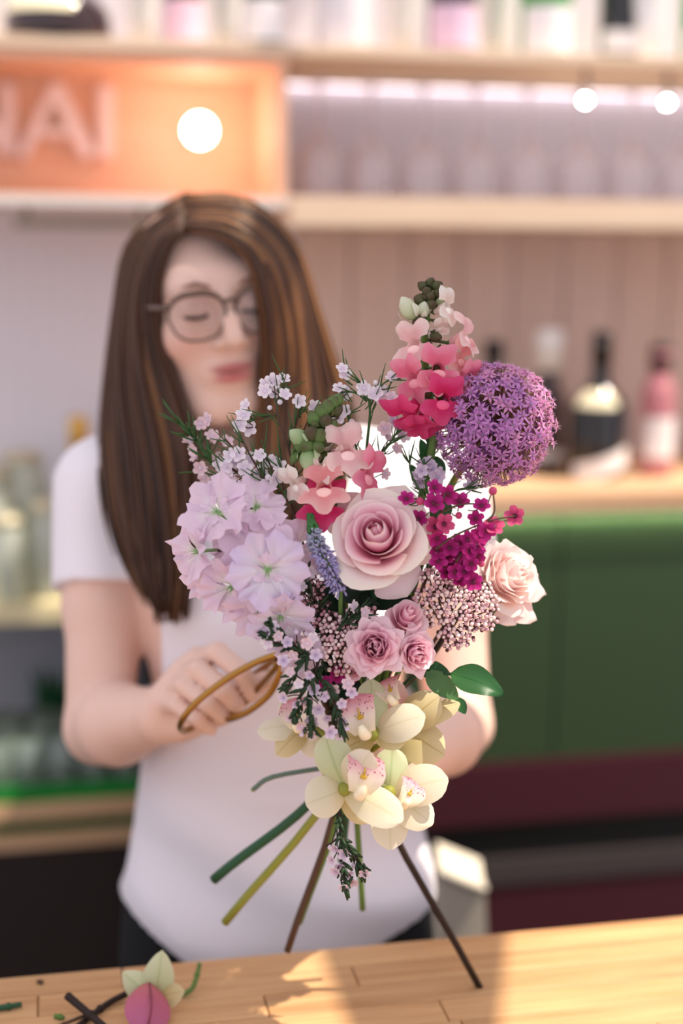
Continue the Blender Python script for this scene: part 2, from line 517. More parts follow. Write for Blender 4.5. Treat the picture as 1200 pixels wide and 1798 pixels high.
def bottle(label, px, y, zbase, r, hb, hs, hn, rn, glass, lab=None, lab_z=(0.2, 0.8), cap=None, cap_h=0.05, group=None, rc=None, tilt=0.0, shoulder=None, name='bottle'):
    x = atY(px, 400, y).x
    t = thing(name, label, 'bottle', (x, y, zbase), group)
    prof = [(r * 0.6, 0.0), (r * 0.96, 0.002), (r, 0.008), (r, hb * 0.5), (r, hb)]
    for i in range(1, 7):
        k = i / 6
        prof.append((rn + (r - rn) * 0.5 * (1 + math.cos(math.pi * k)), hb + hs * k))
    prof.append((rn, hb + hs + hn)); prof.append((rn * 1.15, hb + hs + hn + 0.002)); prof.append((rn * 1.15, hb + hs + hn + 0.012))
    part('body', MB().lathe(prof, 28), glass, t)
    if lab:
        e = (math.tan(tilt)) * r
        def fn(u, v):
            g = -math.pi / 2 + u * 1.25
            return ((r + 0.0008) * math.cos(g), (r + 0.0008) * math.sin(g), hb * (lab_z[0] + (lab_z[1] - lab_z[0]) * v) + e * math.sin(u * 1.25))
        part('label', MB().grid(fn, 14, 2), lab, t)
    if shoulder:
        def fn2(u, v):
            g = -math.pi / 2 - 0.5 + u * 0.8
            k = 0.1 + 0.5 * v
            rr = rn + (r - rn) * 0.5 * (1 + math.cos(math.pi * k)) + 0.001
            return (rr * math.cos(g), rr * math.sin(g), hb + hs * k)
        part('label', MB().grid(fn2, 10, 5), shoulder, t, 'small shoulder label')
    if cap:
        rc = rc or rn * 1.25
        z0 = hb + hs + hn + 0.0125
        zc = z0 - cap_h * 0.75
        part('cap', MB().lathe([(rc, zc), (rc, zc + cap_h * 0.9), (rc * 0.9, zc + cap_h)], 20), cap, t)
    return t
YB = 2.50
ZT = zt1 + 0.0005
bottle('squat dark purple decanter with a cream label, far left on the top shelf', 112, YB, ZT, 0.088, 0.03, 0.10, 0.08, 0.018, G_BROWN, None, cap=CAP_BLK, shoulder=L_CREAM, name='decanter')
bottle('dark green bottle with a pink label above the globe lamp', 326, YB, ZT, 0.034, 0.17, 0.06, 0.06, 0.013, G_DGREEN, L_PINK, (0.03, 0.42), CAP_BLK)
bottle('dark green bottle with a round white label, left of the sign box corner', 464, YB, ZT, 0.036, 0.17, 0.07, 0.06, 0.013, G_DGREEN, L_WHITE, (0.06, 0.45), CAP_BLK)
bottle('frosted white bottle between white-labelled and lilac-labelled bottles', 600, YB, ZT, 0.046, 0.20, 0.05, 0.06, 0.014, mat('frosted_white', (232, 226, 232), 0.4, 0.4), None, cap=CAP_WHT)
bottle('dark bottle with a broad lilac pink label on the top shelf', 786, YB, ZT, 0.043, 0.19, 0.06, 0.06, 0.014, G_BLACK, L_LILAC, (0.04, 0.42), CAP_BLK)
bottle('bright green bottle with a tall white label on the top shelf', 945, YB, ZT, 0.046, 0.20, 0.06, 0.06, 0.014, G_GREEN, L_WHITE, (0.03, 0.42), CAP_WHT)
bottle('black bottle with a small white label on the top shelf', 1072, YB, ZT, 0.036, 0.19, 0.06, 0.06, 0.014, G_BLACK, L_WHITE, (0.06, 0.26), CAP_BLK)
bottle('green bottle with a white label cut by the right edge, top shelf', 1212, YB, ZT, 0.036, 0.19, 0.06, 0.06, 0.014, G_GREEN, L_WHITE, (0.03, 0.30), CAP_WHT)
M_VASE = mat('white_ceramic', (240, 238, 238), 0.35)
for px, lab in ((250, 'white tapered vase left of the pink-labelled bottle'), (704, 'white tapered vase between frosted and lilac-labelled bottles'), (868, 'white tapered vase between lilac-labelled and bright green bottles'), (1134, 'white tapered vase right of the black bottle, top shelf'), (395, 'white tapered vase between the two dark green bottles'), (14, 'white tapered vase at the far left end of the top shelf')):
    yv = 2.475 if px == 1134 else 2.63
    x = atY(px, 60, yv).x
    t = thing('vase', lab, 'vase', (x, yv, ZT), 'white vases on the top shelf')
    part('body', MB().lathe([(0.014, 0), (0.018, 0.002), (0.024, 0.06), (0.034, 0.14), (0.040, 0.20), (0.037, 0.20), (0.031, 0.14), (0.02, 0.06), (0.012, 0.01)], 24, cap=True), M_VASE, t)
    part('foot_ring', MB().lathe([(0.0195, 0.0), (0.0195, 0.004), (0.0178, 0.004), (0.0178, 0.0)], 24, cap=False), M_VASE, t)
# hanging wine glasses under the top shelf, on two slim rails
t = thing('glass_rack', 'slim rack under the top shelf holding the hanging wine glasses', 'rack', (1.0, 2.55, zt0))
for yy in (2.545, 2.585):
    part('runner', MB().box(xb + 0.03, XR - 0.3, yy - 0.006, yy + 0.006, zt0 - 0.02, zt0 - 0.0005), M_OAK, t, smooth=False, world=True)
gprof = [(0.034, 0), (0.034, -0.003), (0.006, -0.010), (0.004, -0.03), (0.004, -0.085), (0.012, -0.095), (0.034, -0.12), (0.042, -0.15), (0.038, -0.20)]
place_words = ['first', 'second', 'third', 'fourth', 'fifth', 'sixth', 'seventh', 'eighth']
gm = MB().lathe(gprof, 24, cap=False).mesh('wine_glass', G_CLEAR)
for i in range(8):
    x = atY(560 + i * 92, 200, 2.565).x
    o = put('wine_glass', gm, None, Matrix.Translation((x, 2.565, zt0 - 0.021)), 'upside down hanging wine glass, %s from the sign box' % place_words[i])
    o['category'] = 'glass'; o['group'] = 'wine glasses hanging under the top shelf'
# LED strips : one behind the shelf edge, an added one under the overhang of the back counter
t = thing('light_strip', 'slim white light strip along the back of the glass shelf', 'lamp', (1.0, WALL_Y, zt0))
part('channel', MB().box(xb + 0.02, XR - 0.02, WALL_Y - 0.022, WALL_Y - 0.001, zt0 - 0.012, zt0 - 0.0005), M_RAIL, t, smooth=False, world=True)
part('diffuser', MB().box(xb + 0.02, XR - 0.02, WALL_Y - 0.020, WALL_Y - 0.003, zt0 - 0.015, zt0 - 0.0125), mat('strip_glow', (255, 246, 246), 0.5, emit=(255, 240, 244), es=2.9), t, smooth=False, world=True)
t = thing('light_strip', 'added unseen light strip under the front overhang of the back counter', 'lamp', (1.0, CF, cz0))  # lamp added to brighten the top of the green doors
part('channel', MB().box(cx0 + 0.01, XR - 0.02, CF + 0.001, CF + 0.006, cz0 - 0.010, cz0 - 0.0005), M_RAIL, t, smooth=False, world=True)
part('diffuser', MB().box(cx0 + 0.01, XR - 0.02, CF + 0.0065, CF + 0.012, cz0 - 0.009, cz0 - 0.0015), mat('added_strip_glow', (240, 250, 220), 0.5, emit=(240, 250, 214), es=42), t, smooth=False, world=True)
# glowing beads added as highlights on the hanging glass
for px, py, e, lab in ((1028, 176, 110, 'glowing bead as a bright glass highlight under the top shelf'), (1172, 180, 75, 'glowing bead as a glass highlight near the right edge, under the top shelf')):
    q = atY(px, py, 2.46)
    t = thing('glass_glint', lab, 'lamp', (q.x, 2.46, zt0))
    part('glint_post', MB().tube([(q.x, 2.46, zt0 - 0.0005), (q.x, 2.46, q.z + 0.004)], 0.005, 10), M_RAIL, t, world=True)
    part('lens', MB().ball((q.x, 2.46, q.z), 0.005, 10, 8), mat('glint_glow', (255, 250, 245), 0.4, emit=(255, 244, 236), es=e), t, world=True)

# bottles on the back counter
ZC = cz1 + 0.0005
bottle('dark bottle with a black cap, mostly hidden behind the allium', 874, 2.45, ZC, 0.036, 0.15, 0.05, 0.025, 0.014, G_BLACK, None, cap=CAP_BLK, cap_h=0.035)
bottle('brown bottle with a large silver white cap beside the allium', 972, 2.50, ZC, 0.037, 0.13, 0.05, 0.05, 0.016, G_BROWN, L_WHITE, (0.2, 0.3), CAP_WHT, 0.075, rc=0.026)
bottle('wide black bottle with cream shoulder label and slanted white label', 1066, 2.42, ZC, 0.053, 0.125, 0.055, 0.055, 0.016, G_BLACK, L_WHITE, (0.06, 0.36), CAP_BLK, 0.06, rc=0.017, tilt=0.35, shoulder=L_CREAM)
bottle('slim pink bottle with a black cap and white label, right edge', 1172, 2.42, ZC, 0.031, 0.15, 0.035, 0.03, 0.018, G_PINK, L_WHITE, (0.22, 0.72), CAP_BLK, 0.045, rc=0.020)
t = thing('bag', 'cream slanted paper bag standing behind the counter beside the person', 'bag', C(840, 1640, 1.95))
mb = MB()
A = [C(752, 1660, 1.95), C(915, 1680, 1.95), C(852, 1560, 1.95), C(772, 1528, 1.95)]
bd = Vector((0.02, 0.09, 0))
vs = [q for q in A] + [q + bd for q in A]
lowz = 0.001
vs[0].z = lowz; vs[1].z = lowz; vs[4].z = lowz; vs[5].z = lowz
mb.add(vs, [(0, 1, 2, 3), (5, 4, 7, 6), (1, 5, 6, 2), (4, 0, 3, 7), (3, 2, 6, 7), (0, 4, 5, 1)])
part('body', mb, mat('bag_cream', (226, 214, 196), 0.7), t, smooth=False, world=True)
part('fold', MB().tube([A[3] + Vector((0, -0.003, 0)), A[2] + Vector((0, -0.003, 0))], 0.006, 8), mat('bag_fold', (232, 220, 202), 0.7), t, world=True)

# left shelf: jars, a bottle, tumblers
ZL = zl1 + 0.0005
bottle('dark green bottle with gold foil neck behind the shoulder', 128, 2.50, ZL, 0.036, 0.15, 0.08, 0.05, 0.014, G_DGREEN, None, cap=CAP_GLD, cap_h=0.085)
M_GOLDLID = mat('jar_lid', (206, 196, 168), 0.4, metal=0.3)
for i, (px, r, h, y, lab) in enumerate(((-20, 0.048, 0.20, 2.55, 'tall pale glass jar cut by the left edge'), (42, 0.045, 0.22, 2.60, 'tall pale glass jar left of the dark green bottle'), (85, 0.034, 0.15, 2.49, 'shorter pale glass jar beside the dark green bottle'), (10, 0.032, 0.13, 2.47, 'small pale glass jar in front of the tall jars'))):
    x = atY(px, 900, y).x
    t = thing('glass_jar', lab, 'jar', (x, y, ZL), 'pale jars on the left shelf')
    part('jar', MB().lathe([(r * 0.9, 0), (r, 0.006), (r, h * 0.8), (r * 0.8, h * 0.92), (r * 0.8, h)], 24), G_PALE, t)
    part('lid', MB().lathe([(r * 0.84, h + 0.0005), (r * 0.84, h + 0.012), (r * 0.6, h + 0.018)], 20), M_GOLDLID, t)
ZM = zm1 + 0.0005
tum = MB().lathe([(0.026, 0.0), (0.03, 0.004), (0.036, 0.115), (0.034, 0.115), (0.028, 0.010), (0.0, 0.010)], 24, cap=False).mesh('tumbler', G_GREY)
tl = ['far left', 'second from the left', 'third from the left', 'fourth from the left', 'fifth from the left']
for row, y in enumerate((2.46, 2.56)):
    for i in range(5):
        x = atY(-5 + i * 58 + row * 20, 1300, y).x
        o = put('tumbler', tum, None, Matrix.Translation((x, y, ZM)), 'greenish tumbler on the lower left shelf, %s row, %s' % (('front', 'back')[row], tl[i]))
        o['category'] = 'glass'; o['group'] = 'tumblers on the lower left shelf'
t = thing('potted_fern', 'small dark green plant between the glasses on the lower left shelf', 'plant', (atY(95, 1300, 2.62).x, 2.63, ZM))
part('pot', MB().lathe([(0.025, 0), (0.033, 0.05), (0.03, 0.05), (0.024, 0.04)], 20), mat('pot_grey', (90, 100, 92), 0.6), t)
mb = MB()
for i in range(26):
    g = random.uniform(0, 6.28); ln = random.uniform(0.08, 0.15); tip = Vector((math.cos(g) * 0.05, math.sin(g) * 0.05, 0.05 + ln))
    sd = Vector((-math.sin(g), math.cos(g), 0)) * 0.009
    mid = Vector((math.cos(g) * 0.03, math.sin(g) * 0.03, 0.05 + ln * 0.6))
    mb.add([Vector((0, 0, 0.045)), mid + sd, tip, mid - sd], [(0, 1, 2, 3)])
part('foliage', mb, mat('fern_green', (40, 92, 58), 0.5), t, kind='stuff')

# ---------------------------------------------------------------- front counter with laminated staves
CZ = 0.955
cb = atZ(600, 1663, CZ)
CBY = cb.y
t = thing('counter_top', 'laminated light wooden counter top in front of the person', 'counter', (0.2, CBY - 0.35, 0.0))
M_ST = wood('stave_wood', (186, 138, 94), (214, 172, 124), (2.0, 26, 26), 0.45, 0.09)
part('core', MB().box(-0.9, 1.4, CBY - 0.72, CBY - 0.002, CZ - 0.04, CZ - 0.006), M_OAK2, t, smooth=False, world=True)
part('front_panel', MB().box(-0.9, 1.4, CBY - 0.70, CBY - 0.66, 0.001, CZ - 0.0405), M_DARK, t, smooth=False, world=True)
part('leg_panel', MB().box(-0.9, -0.86, CBY - 0.655, CBY - 0.05, 0.001, CZ - 0.0405), M_DARK, t, smooth=False, world=True)
part('leg_panel', MB().box(1.36, 1.4, CBY - 0.655, CBY - 0.05, 0.001, CZ - 0.0405), M_DARK, t, smooth=False, world=True)
sw = 0.036
rs = random.Random(5)
for j in range(20):
    y1 = CBY - j * sw; y0 = y1 - sw
    x = -0.9 - rs.uniform(0, 0.3)
    while x < 1.4:
        ln = rs.uniform(0.28, 0.62)
        xa, xe = max(x, -0.9), min(x + ln, 1.4)
        if xe - xa > 0.02:
            dz = rs.uniform(0, 0.0004)
            me = MB(); g = 0.0005; bv = 0.0012
            me.box(xa + g, xe - g, y0 + g, y1 - g, CZ - 0.0058, CZ - bv + dz)
            vs = [(xa + g, y0 + g, CZ - bv + dz), (xe - g, y0 + g, CZ - bv + dz), (xe - g, y1 - g, CZ - bv + dz), (xa + g, y1 - g, CZ - bv + dz),
                  (xa + g + bv, y0 + g + bv, CZ + dz), (xe - g - bv, y0 + g + bv, CZ + dz), (xe - g - bv, y1 - g - bv, CZ + dz), (xa + g + bv, y1 - g - bv, CZ + dz)]
            me.add(vs, [(4, 5, 6, 7), (0, 1, 5, 4), (1, 2, 6, 5), (2, 3, 7, 6), (3, 0, 4, 7)])
            cx, cy = (xa + xe) / 2, (y0 + y1) / 2
            me.v = [(a - cx, b - cy, c - CZ) for a, b, c in me.v]
            o = put('stave', me.mesh('stave', M_ST, False), t)
            o.matrix_basis = Matrix.Translation(WM[t.name] @ Vector((cx, cy, CZ)))
        x += ln
# ================================================================ PERSON (signed distance fields -> one continuous skin)
class Field:
    def __init__(self, lo, hi, h):
        self.lo = np.array(lo, float); self.h = h
        self.n = np.ceil((np.array(hi) - self.lo) / h).astype(int) + 1
        self.F = np.full(self.n, 0.2, dtype=np.float32)
    def sub(self, lo, hi):
        a = np.clip(np.floor((np.array(lo) - self.lo) / self.h).astype(int), 0, self.n - 1)
        b = np.clip(np.ceil((np.array(hi) - self.lo) / self.h).astype(int) + 1, 1, self.n)
        if np.any(b <= a):
            return None
        X = [self.lo[i] + self.h * np.arange(a[i], b[i], dtype=np.float32) for i in range(3)]
        return (slice(a[0], b[0]), slice(a[1], b[1]), slice(a[2], b[2])), np.meshgrid(*X, indexing='ij')
    def apply(self, lo, hi, fn, k, op='add'):
        pad = k * 1.2 + 3 * self.h
        r = self.sub(np.array(lo) - pad, np.array(hi) + pad)
        if r is None:
            return
        s, (x, y, z) = r
        d = fn(x, y, z).astype(np.float32)
        a = self.F[s]
        if op == 'add':
            if k > 0:
                h = np.clip(0.5 + 0.5 * (a - d) / k, 0, 1)
                self.F[s] = a * (1 - h) + d * h - k * h * (1 - h)
            else:
                self.F[s] = np.minimum(a, d)
        else:
            if k > 0:
                h = np.clip(0.5 - 0.5 * (a + d) / k, 0, 1)
                self.F[s] = a * (1 - h) - d * h + k * h * (1 - h)
            else:
                self.F[s] = np.maximum(a, -d)
    def cone(self, a, b, ra, rb, k=0.01, op='add'):
        a = np.array(a, float); b = np.array(b, float); R = max(ra, rb)
        ab = b - a; L2 = float(ab @ ab) + 1e-12
        def fn(x, y, z):
            t = np.clip(((x - a[0]) * ab[0] + (y - a[1]) * ab[1] + (z - a[2]) * ab[2]) / L2, 0, 1)
            return np.sqrt((x - a[0] - t * ab[0]) ** 2 + (y - a[1] - t * ab[1]) ** 2 + (z - a[2] - t * ab[2]) ** 2) - (ra + (rb - ra) * t)
        self.apply(np.minimum(a, b) - R, np.maximum(a, b) + R, fn, k, op)
    def chain(self, pts, rad, k=0.01, op='add'):
        for i in range(len(pts) - 1):
            self.cone(pts[i], pts[i + 1], rad[i], rad[i + 1], k, op)
    def ell(self, c, r, R=None, k=0.01, op='add'):
        """ellipsoid; R rows = local axes"""
        c = np.array(c, float); r = np.array(r, float); m = float(r.max())
        Rm = np.eye(3) if R is None else np.array(R, float)
        def fn(x, y, z):
            X, Y, Z = x - c[0], y - c[1], z - c[2]
            q = [(Rm[i][0] * X + Rm[i][1] * Y + Rm[i][2] * Z) for i in range(3)]
            k0 = np.sqrt(sum((q[i] / r[i]) ** 2 for i in range(3)))
            k1 = np.sqrt(sum((q[i] / r[i] ** 2) ** 2 for i in range(3))) + 1e-9
            return k0 * (k0 - 1.0) / k1
        self.apply(c - m, c + m, fn, k, op)
    def loft(self, secs, k=0.02, op='add', pw=2.3):
        """stack of sections (z, cx, cy, ax, ay, turn)"""
        S = sorted(secs); zs = np.array([s[0] for s in S])
        A = np.array([s[1:] for s in S], float)
        def fn(x, y, z):
            zz = np.clip(z, zs[0], zs[-1])
            q = [np.interp(zz, zs, A[:, i]) for i in range(5)]
            X, Y = x - q[0], y - q[1]
            cs, sn = np.cos(q[4]), np.sin(q[4])
            X, Y = X * cs + Y * sn, -X * sn + Y * cs
            e = (np.abs(X / q[2]) ** pw + np.abs(Y / q[3]) ** pw) ** (1 / pw)
            d = (e - 1) * np.minimum(q[2], q[3])
            return np.maximum(d, np.maximum(zs[0] - z, z - zs[-1]))
        m = max(A[:, 2].max(), A[:, 3].max())
        lo = (A[:, 0].min() - m, A[:, 1].min() - m, zs[0]); hi = (A[:, 0].max() + m, A[:, 1].max() + m, zs[-1])
        self.apply(lo, hi, fn, k, op)
    def mesh(self):
        """naive surface nets"""
        F = self.F
        F[0], F[-1], F[:, 0], F[:, -1], F[:, :, 0], F[:, :, -1] = (0.2,) * 6
        ins = F < 0
        n0, n1, n2 = F.shape
        cnt = np.zeros((n0 - 1, n1 - 1, n2 - 1), np.int8)
        for dx in (0, 1):
            for dy in (0, 1):
                for dz in (0, 1):
                    cnt += ins[dx:n0 - 1 + dx, dy:n1 - 1 + dy, dz:n2 - 1 + dz]
        I = np.argwhere((cnt > 0) & (cnt < 8))
        idx = np.full((n0 - 1, n1 - 1, n2 - 1), -1, np.int32)
        idx[I[:, 0], I[:, 1], I[:, 2]] = np.arange(len(I))
        cor = [(a, b, c) for a in (0, 1) for b in (0, 1) for c in (0, 1)]
        val = {c: F[I[:, 0] + c[0], I[:, 1] + c[1], I[:, 2] + c[2]] for c in cor}
        acc = np.zeros((len(I), 3)); w = np.zeros(len(I))
        for a in cor:
            for ax in range(3):
                if a[ax] == 0:
                    b = list(a); b[ax] = 1; b = tuple(b)
                    va, vb = val[a], val[b]
                    cr = (va < 0) != (vb < 0)
                    t = np.where(cr, va / np.where(cr, va - vb, 1), 0)
                    for j in range(3):
                        acc[:, j] += np.where(cr, a[j] + (t if j == ax else 0), 0)
                    w += cr
        V = self.lo + self.h * (I + acc / w[:, None])
        Q = []
        for ax in range(3):
            o = [i for i in range(3) if i != ax]
            s0 = [slice(None)] * 3; s1 = [slice(None)] * 3
            s0[ax] = slice(0, -1); s1[ax] = slice(1, None)
            E = np.argwhere(ins[tuple(s0)] != ins[tuple(s1)])
            flip = ins[tuple(s0)][E[:, 0], E[:, 1], E[:, 2]]
            q = []
            for da, db in ((0, 0), (1, 0), (1, 1), (0, 1)):
                P_ = E.copy(); P_[:, o[0]] -= da; P_[:, o[1]] -= db
                q.append(idx[P_[:, 0], P_[:, 1], P_[:, 2]])
            q = np.stack(q, 1)
            if ax == 1:
                flip = ~flip
            q[~flip] = q[~flip][:, ::-1]
            Q.append(q)
        Q = np.concatenate(Q)
        return V, Q[(Q >= 0).all(1)]

def mesh_np(name, V, Q, material, col=None):
    me = bpy.data.meshes.new(name)
    me.vertices.add(len(V)); me.vertices.foreach_set('co', V.astype(np.float32).ravel())
    me.loops.add(len(Q) * 4); me.loops.foreach_set('vertex_index', Q.astype(np.int32).ravel())
    me.polygons.add(len(Q))
    me.polygons.foreach_set('loop_start', np.arange(0, len(Q) * 4, 4, dtype=np.int32))
    me.polygons.foreach_set('loop_total', np.full(len(Q), 4, np.int32))
    me.update(calc_edges=True); me.validate()
    me.polygons.foreach_set('use_smooth', [True] * len(me.polygons))
    me.materials.append(material)
    if col is not None:
        a = me.color_attributes.new('skin_tone', 'FLOAT_COLOR', 'POINT')
        a.data.foreach_set('color', col.astype(np.float32).ravel())
    return me

# head frame : X her left (image right), Y the way the face looks, Z up
def head_frame():
    yw, pt, rl = math.radians(23), math.radians(12), math.radians(10)
    y = RGT * (math.sin(yw) * math.cos(pt)) - UPV * math.sin(pt) - FWD * (math.cos(yw) * math.cos(pt))
    x = (RGT * math.cos(yw) + FWD * math.sin(yw))
    x = (x - y * x.dot(y)).normalized()
    z = y.cross(x)
    x2 = x * math.cos(rl) + z * math.sin(rl); z2 = z * math.cos(rl) - x * math.sin(rl)
    return x2, y, z2
HX, HY, HZ = head_frame()
HC = C(350, 526, 1.52)
def H(x, y, z):
    return HC + HX * x + HY * y + HZ * z
HR = [list(HX), list(HY), list(HZ)]

def body_loft(grow, flare=0.0):
    """torso sections from pixel rows; grow widens it for the shirt"""
    rows = ((770, 350, 610, 1.585, .060), (815, 250, 690, 1.58, .085), (870, 215, 745, 1.575, .105), (960, 218, 748, 1.565, .118), (1050, 226, 742, 1.56, .118),
            (1190, 250, 728, 1.56, .108), (1330, 250, 726, 1.56, .104), (1440, 238, 742, 1.56, .110), (1570, 208, 768, 1.56, .124), (1690, 200, 776, 1.56, .128))
    out = []
    for py, xa, xb_, d, dy in rows:
        c = C((xa + xb_) / 2, py, d); half = (xb_ - xa) / 2 / FPX * d
        out.append((c.z, c.x, c.y, half + grow, dy + grow, -0.20))
    return out

lo = (-0.42, 1.02, 0.84); hi = (0.50, 1.78, 1.78)
# ---- skin
fb = Field((-0.36, 1.06, 0.92), (0.46, 1.74, 1.76), 0.0032)
B = [q for q in body_loft(-0.012)][:-1]
fb.loft(B, 0.02)
SHR = C(182, 858, 1.575); ELR = C(176, 1278, 1.505); WRR = C(288, 1256, 1.385)
SHL = C(770, 850, 1.575); ELL = C(806, 1272, 1.53); WRL = C(700, 1342, 1.315)
NB = C(455, 815, 1.60)
fb.chain([NB, H(0, -0.03, -0.07)], [.058, .052], .03)
fb.chain([NB + Vector((0, 0, -.02)), SHR + Vector((.02, 0, .01))], [.05, .045], .03)
fb.chain([NB + Vector((0, 0, -.02)), SHL + Vector((-.02, 0, .01))], [.05, .045], .03)
fb.chain([SHR, SHR.lerp(ELR, .5), ELR], [.047, .039, .036], .02)
fb.chain([ELR, ELR.lerp(WRR, .3), WRR], [.037, .041, .026], .012)
fb.chain([SHL, SHL.lerp(ELL, .5), ELL], [.047, .040, .035], .02)
fb.chain([ELL, ELL.lerp(WRL, .3), WRL], [.035, .040, .026], .012)
# ---- her right hand (image left) closed round the scissor handles
def hand(mcp, fingers, wrist, thumb, pr):
    for m in mcp:
        fb.cone(wrist, m, .021, pr, .012)
    for i in range(3):
        fb.cone(mcp[i], mcp[i + 1], pr, pr, .006)
    for m, f, r0 in fingers:
        fb.chain([m] + f, [pr * .85, r0, r0 * .95, r0 * .80], .0015)
    fb.chain(thumb, [.020, .0135, .0115, .0095], .006)
FR = [(350, 1160, 1.362), (325, 1183, 1.366), (305, 1208, 1.368), (292, 1232, 1.366)]
FRr = [C(*q) for q in FR]
WH = WRR
hand(FRr, [(FRr[0], [C(383, 1145, 1.308), C(424, 1180, 1.288), C(443, 1218, 1.300)], .0098),
           (FRr[1], [C(350, 1176, 1.305), C(393, 1211, 1.284), C(415, 1237, 1.296)], .0098),
           (FRr[2], [C(326, 1205, 1.308), C(366, 1236, 1.288), C(390, 1257, 1.299)], .0092),
           (FRr[3], [C(312, 1238, 1.315), C(346, 1262, 1.298), C(370, 1280, 1.308)], .0084)],
     WH, [C(318, 1268, 1.375), C(385, 1248, 1.350), C(440, 1208, 1.325), C(474, 1190, 1.300)], .0125)
# ---- her left hand wrapped round the stems
BIND = C(618, 1345, 1.215)
ML = [C(690, 1295, 1.262), C(692, 1320, 1.258), C(690, 1345, 1.258), C(684, 1368, 1.262)]
def curl(m, dy, r0, ln):
    p1 = C(655, 1300 + dy, 1.192); p2 = C(606, 1305 + dy, 1.178); p3 = C(578, 1312 + dy, 1.200)
    return (m, [p1, p2, p3], r0)
hand(ML, [curl(ML[0], 0, .0092, 1), curl(ML[1], 25, .0094, 1), curl(ML[2], 50, .0090, 1), curl(ML[3], 74, .0080, 1)],
     WRL, [C(690, 1330, 1.300), C(655, 1310, 1.268), C(618, 1295, 1.258), C(590, 1290, 1.245)], .0115)
# ---- head
fb.ell(H(0, -.012, .028), (.070, .078, .070), HR, .01)
fb.ell(H(0, .022, -.022), (.064, .070, .084), HR, .03)
fb.ell(H(0, .040, -.070), (.046, .046, .042), HR, .03)
fb.cone(H(-.012, .078, -.108), H(.012, .078, -.108), .013, .013, .025)
for s in (-1, 1):
    fb.cone(H(s * .055, -.005, -.055), H(s * .028, .062, -.104), .014, .012, .03)
    fb.ell(H(s * .040, .062, -.030), (.022, .022, .020), HR, .02)
    fb.ell(H(s * .074, -.010, -.012), (.008, .018, .030), HR, .006)
fb.cone(H(-.034, .074, .024), H(.034, .074, .024), .014, .014, .03)
for s in (-1, 1):
    fb.ell(H(s * .031, .100, .001), (.020, .013, .012), HR, .014, 'sub')
    fb.ell(H(s * .031, .0795, -.001), (.0150, .0130, .0125), HR, .003)
fb.chain([H(0, .088, .010), H(0, .101, -.014), H(0, .109, -.031)], [.0085, .0085, .0102], .010)
for s in (-1, 1):
    fb.ell(H(s * .0125, .096, -.036), (.0075, .010, .0065), HR, .006)
fb.ell(H(0, .084, -.067), (.026, .012, .016), HR, .012)
fb.ell(H(0, .0945, -.0615), (.0215, .0060, .0042), HR, .003)
fb.ell(H(0, .0925, -.0715), (.0185, .0065, .0050), HR, .003)
fb.cone(H(-.021, .099, -.0665), H(.021, .099, -.0665), .0016, .0016, .002, 'sub')
V, Q = fb.mesh()
hv = np.array([list(HC)]); rel = (V - hv) @ np.array(HR).T
col = np.tile(np.array(lin((230, 194, 178)))[None, :], (len(V), 1))
def tint(mask, c):
    t = np.array(lin(c))[None, :]
    col[:] = col * (1 - mask[:, None]) + t * mask[:, None]
def blob(c, r):
    return np.clip(1.3 - np.sqrt((((rel - np.array(c)) / np.array(r)) ** 2).sum(1)), 0, 1)
for s in (-1, 1):
    tint(blob((s * .042, .07, -.035), (.026, .04, .022)) * .35, (222, 150, 140))
    tint(blob((s * .031, .09, .006), (.017, .02, .009)) * .35, (186, 134, 134))
lipm = np.clip(blob((0, .095, -.0620), (.0235, .014, .0048)) * 1.8, 0, 1)
tint(lipm * .85, (178, 92, 96))
lipm = np.clip(blob((0, .094, -.0720), (.0205, .014, .0054)) * 1.8, 0, 1)
tint(lipm * .85, (196, 104, 108))
tint(np.clip(blob((0, .095, -.0667), (.021, .02, .0016)) * 1.5, 0, 1) * .8, (96, 44, 46))
# redder knuckles and finger tips
M_SKIN = mat('skin', (228, 184, 168), 0.5, 0.35)
nt, N, L, p = nodes(M_SKIN)
at_ = N.new('ShaderNodeAttribute'); at_.attribute_name = 'skin_tone'
L.new(at_.outputs['Color'], p.inputs['Base Color'])
p.inputs['Subsurface Weight'].default_value = 0.10
p.inputs['Subsurface Radius'].default_value = (0.012, 0.005, 0.003)
foot = Vector((0.30, 1.56, 0.0))
person = thing('person', 'long-haired person in a white T-shirt and glasses, trimming the bouquet', 'person', foot)
PINV = np.array(foot)
put('body', mesh_np('body', V - PINV, Q, M_SKIN, col), person)

# ---- T-shirt
fs = Field((-0.38, 1.14, 0.88), (0.48, 1.78, 1.46), 0.004)
fs.loft(body_loft(0.0), 0.02)
NSH = C(455, 822, 1.60)
fs.chain([NSH, SHR + Vector((.015, 0, .006))], [.052, .052], .03)
fs.chain([NSH, SHL + Vector((-.015, 0, .006))], [.052, .052], .03)
hr = SHR.lerp(ELR, .52); hl = SHL.lerp(ELL, .50)
fs.chain([SHR, hr], [.056, .054], .02)
fs.chain([SHL, hl], [.056, .054], .02)
# neckline opening
fs.ell(H(0.02, 0.02, -0.17), (.085, .10, .060), None, .006, 'sub')
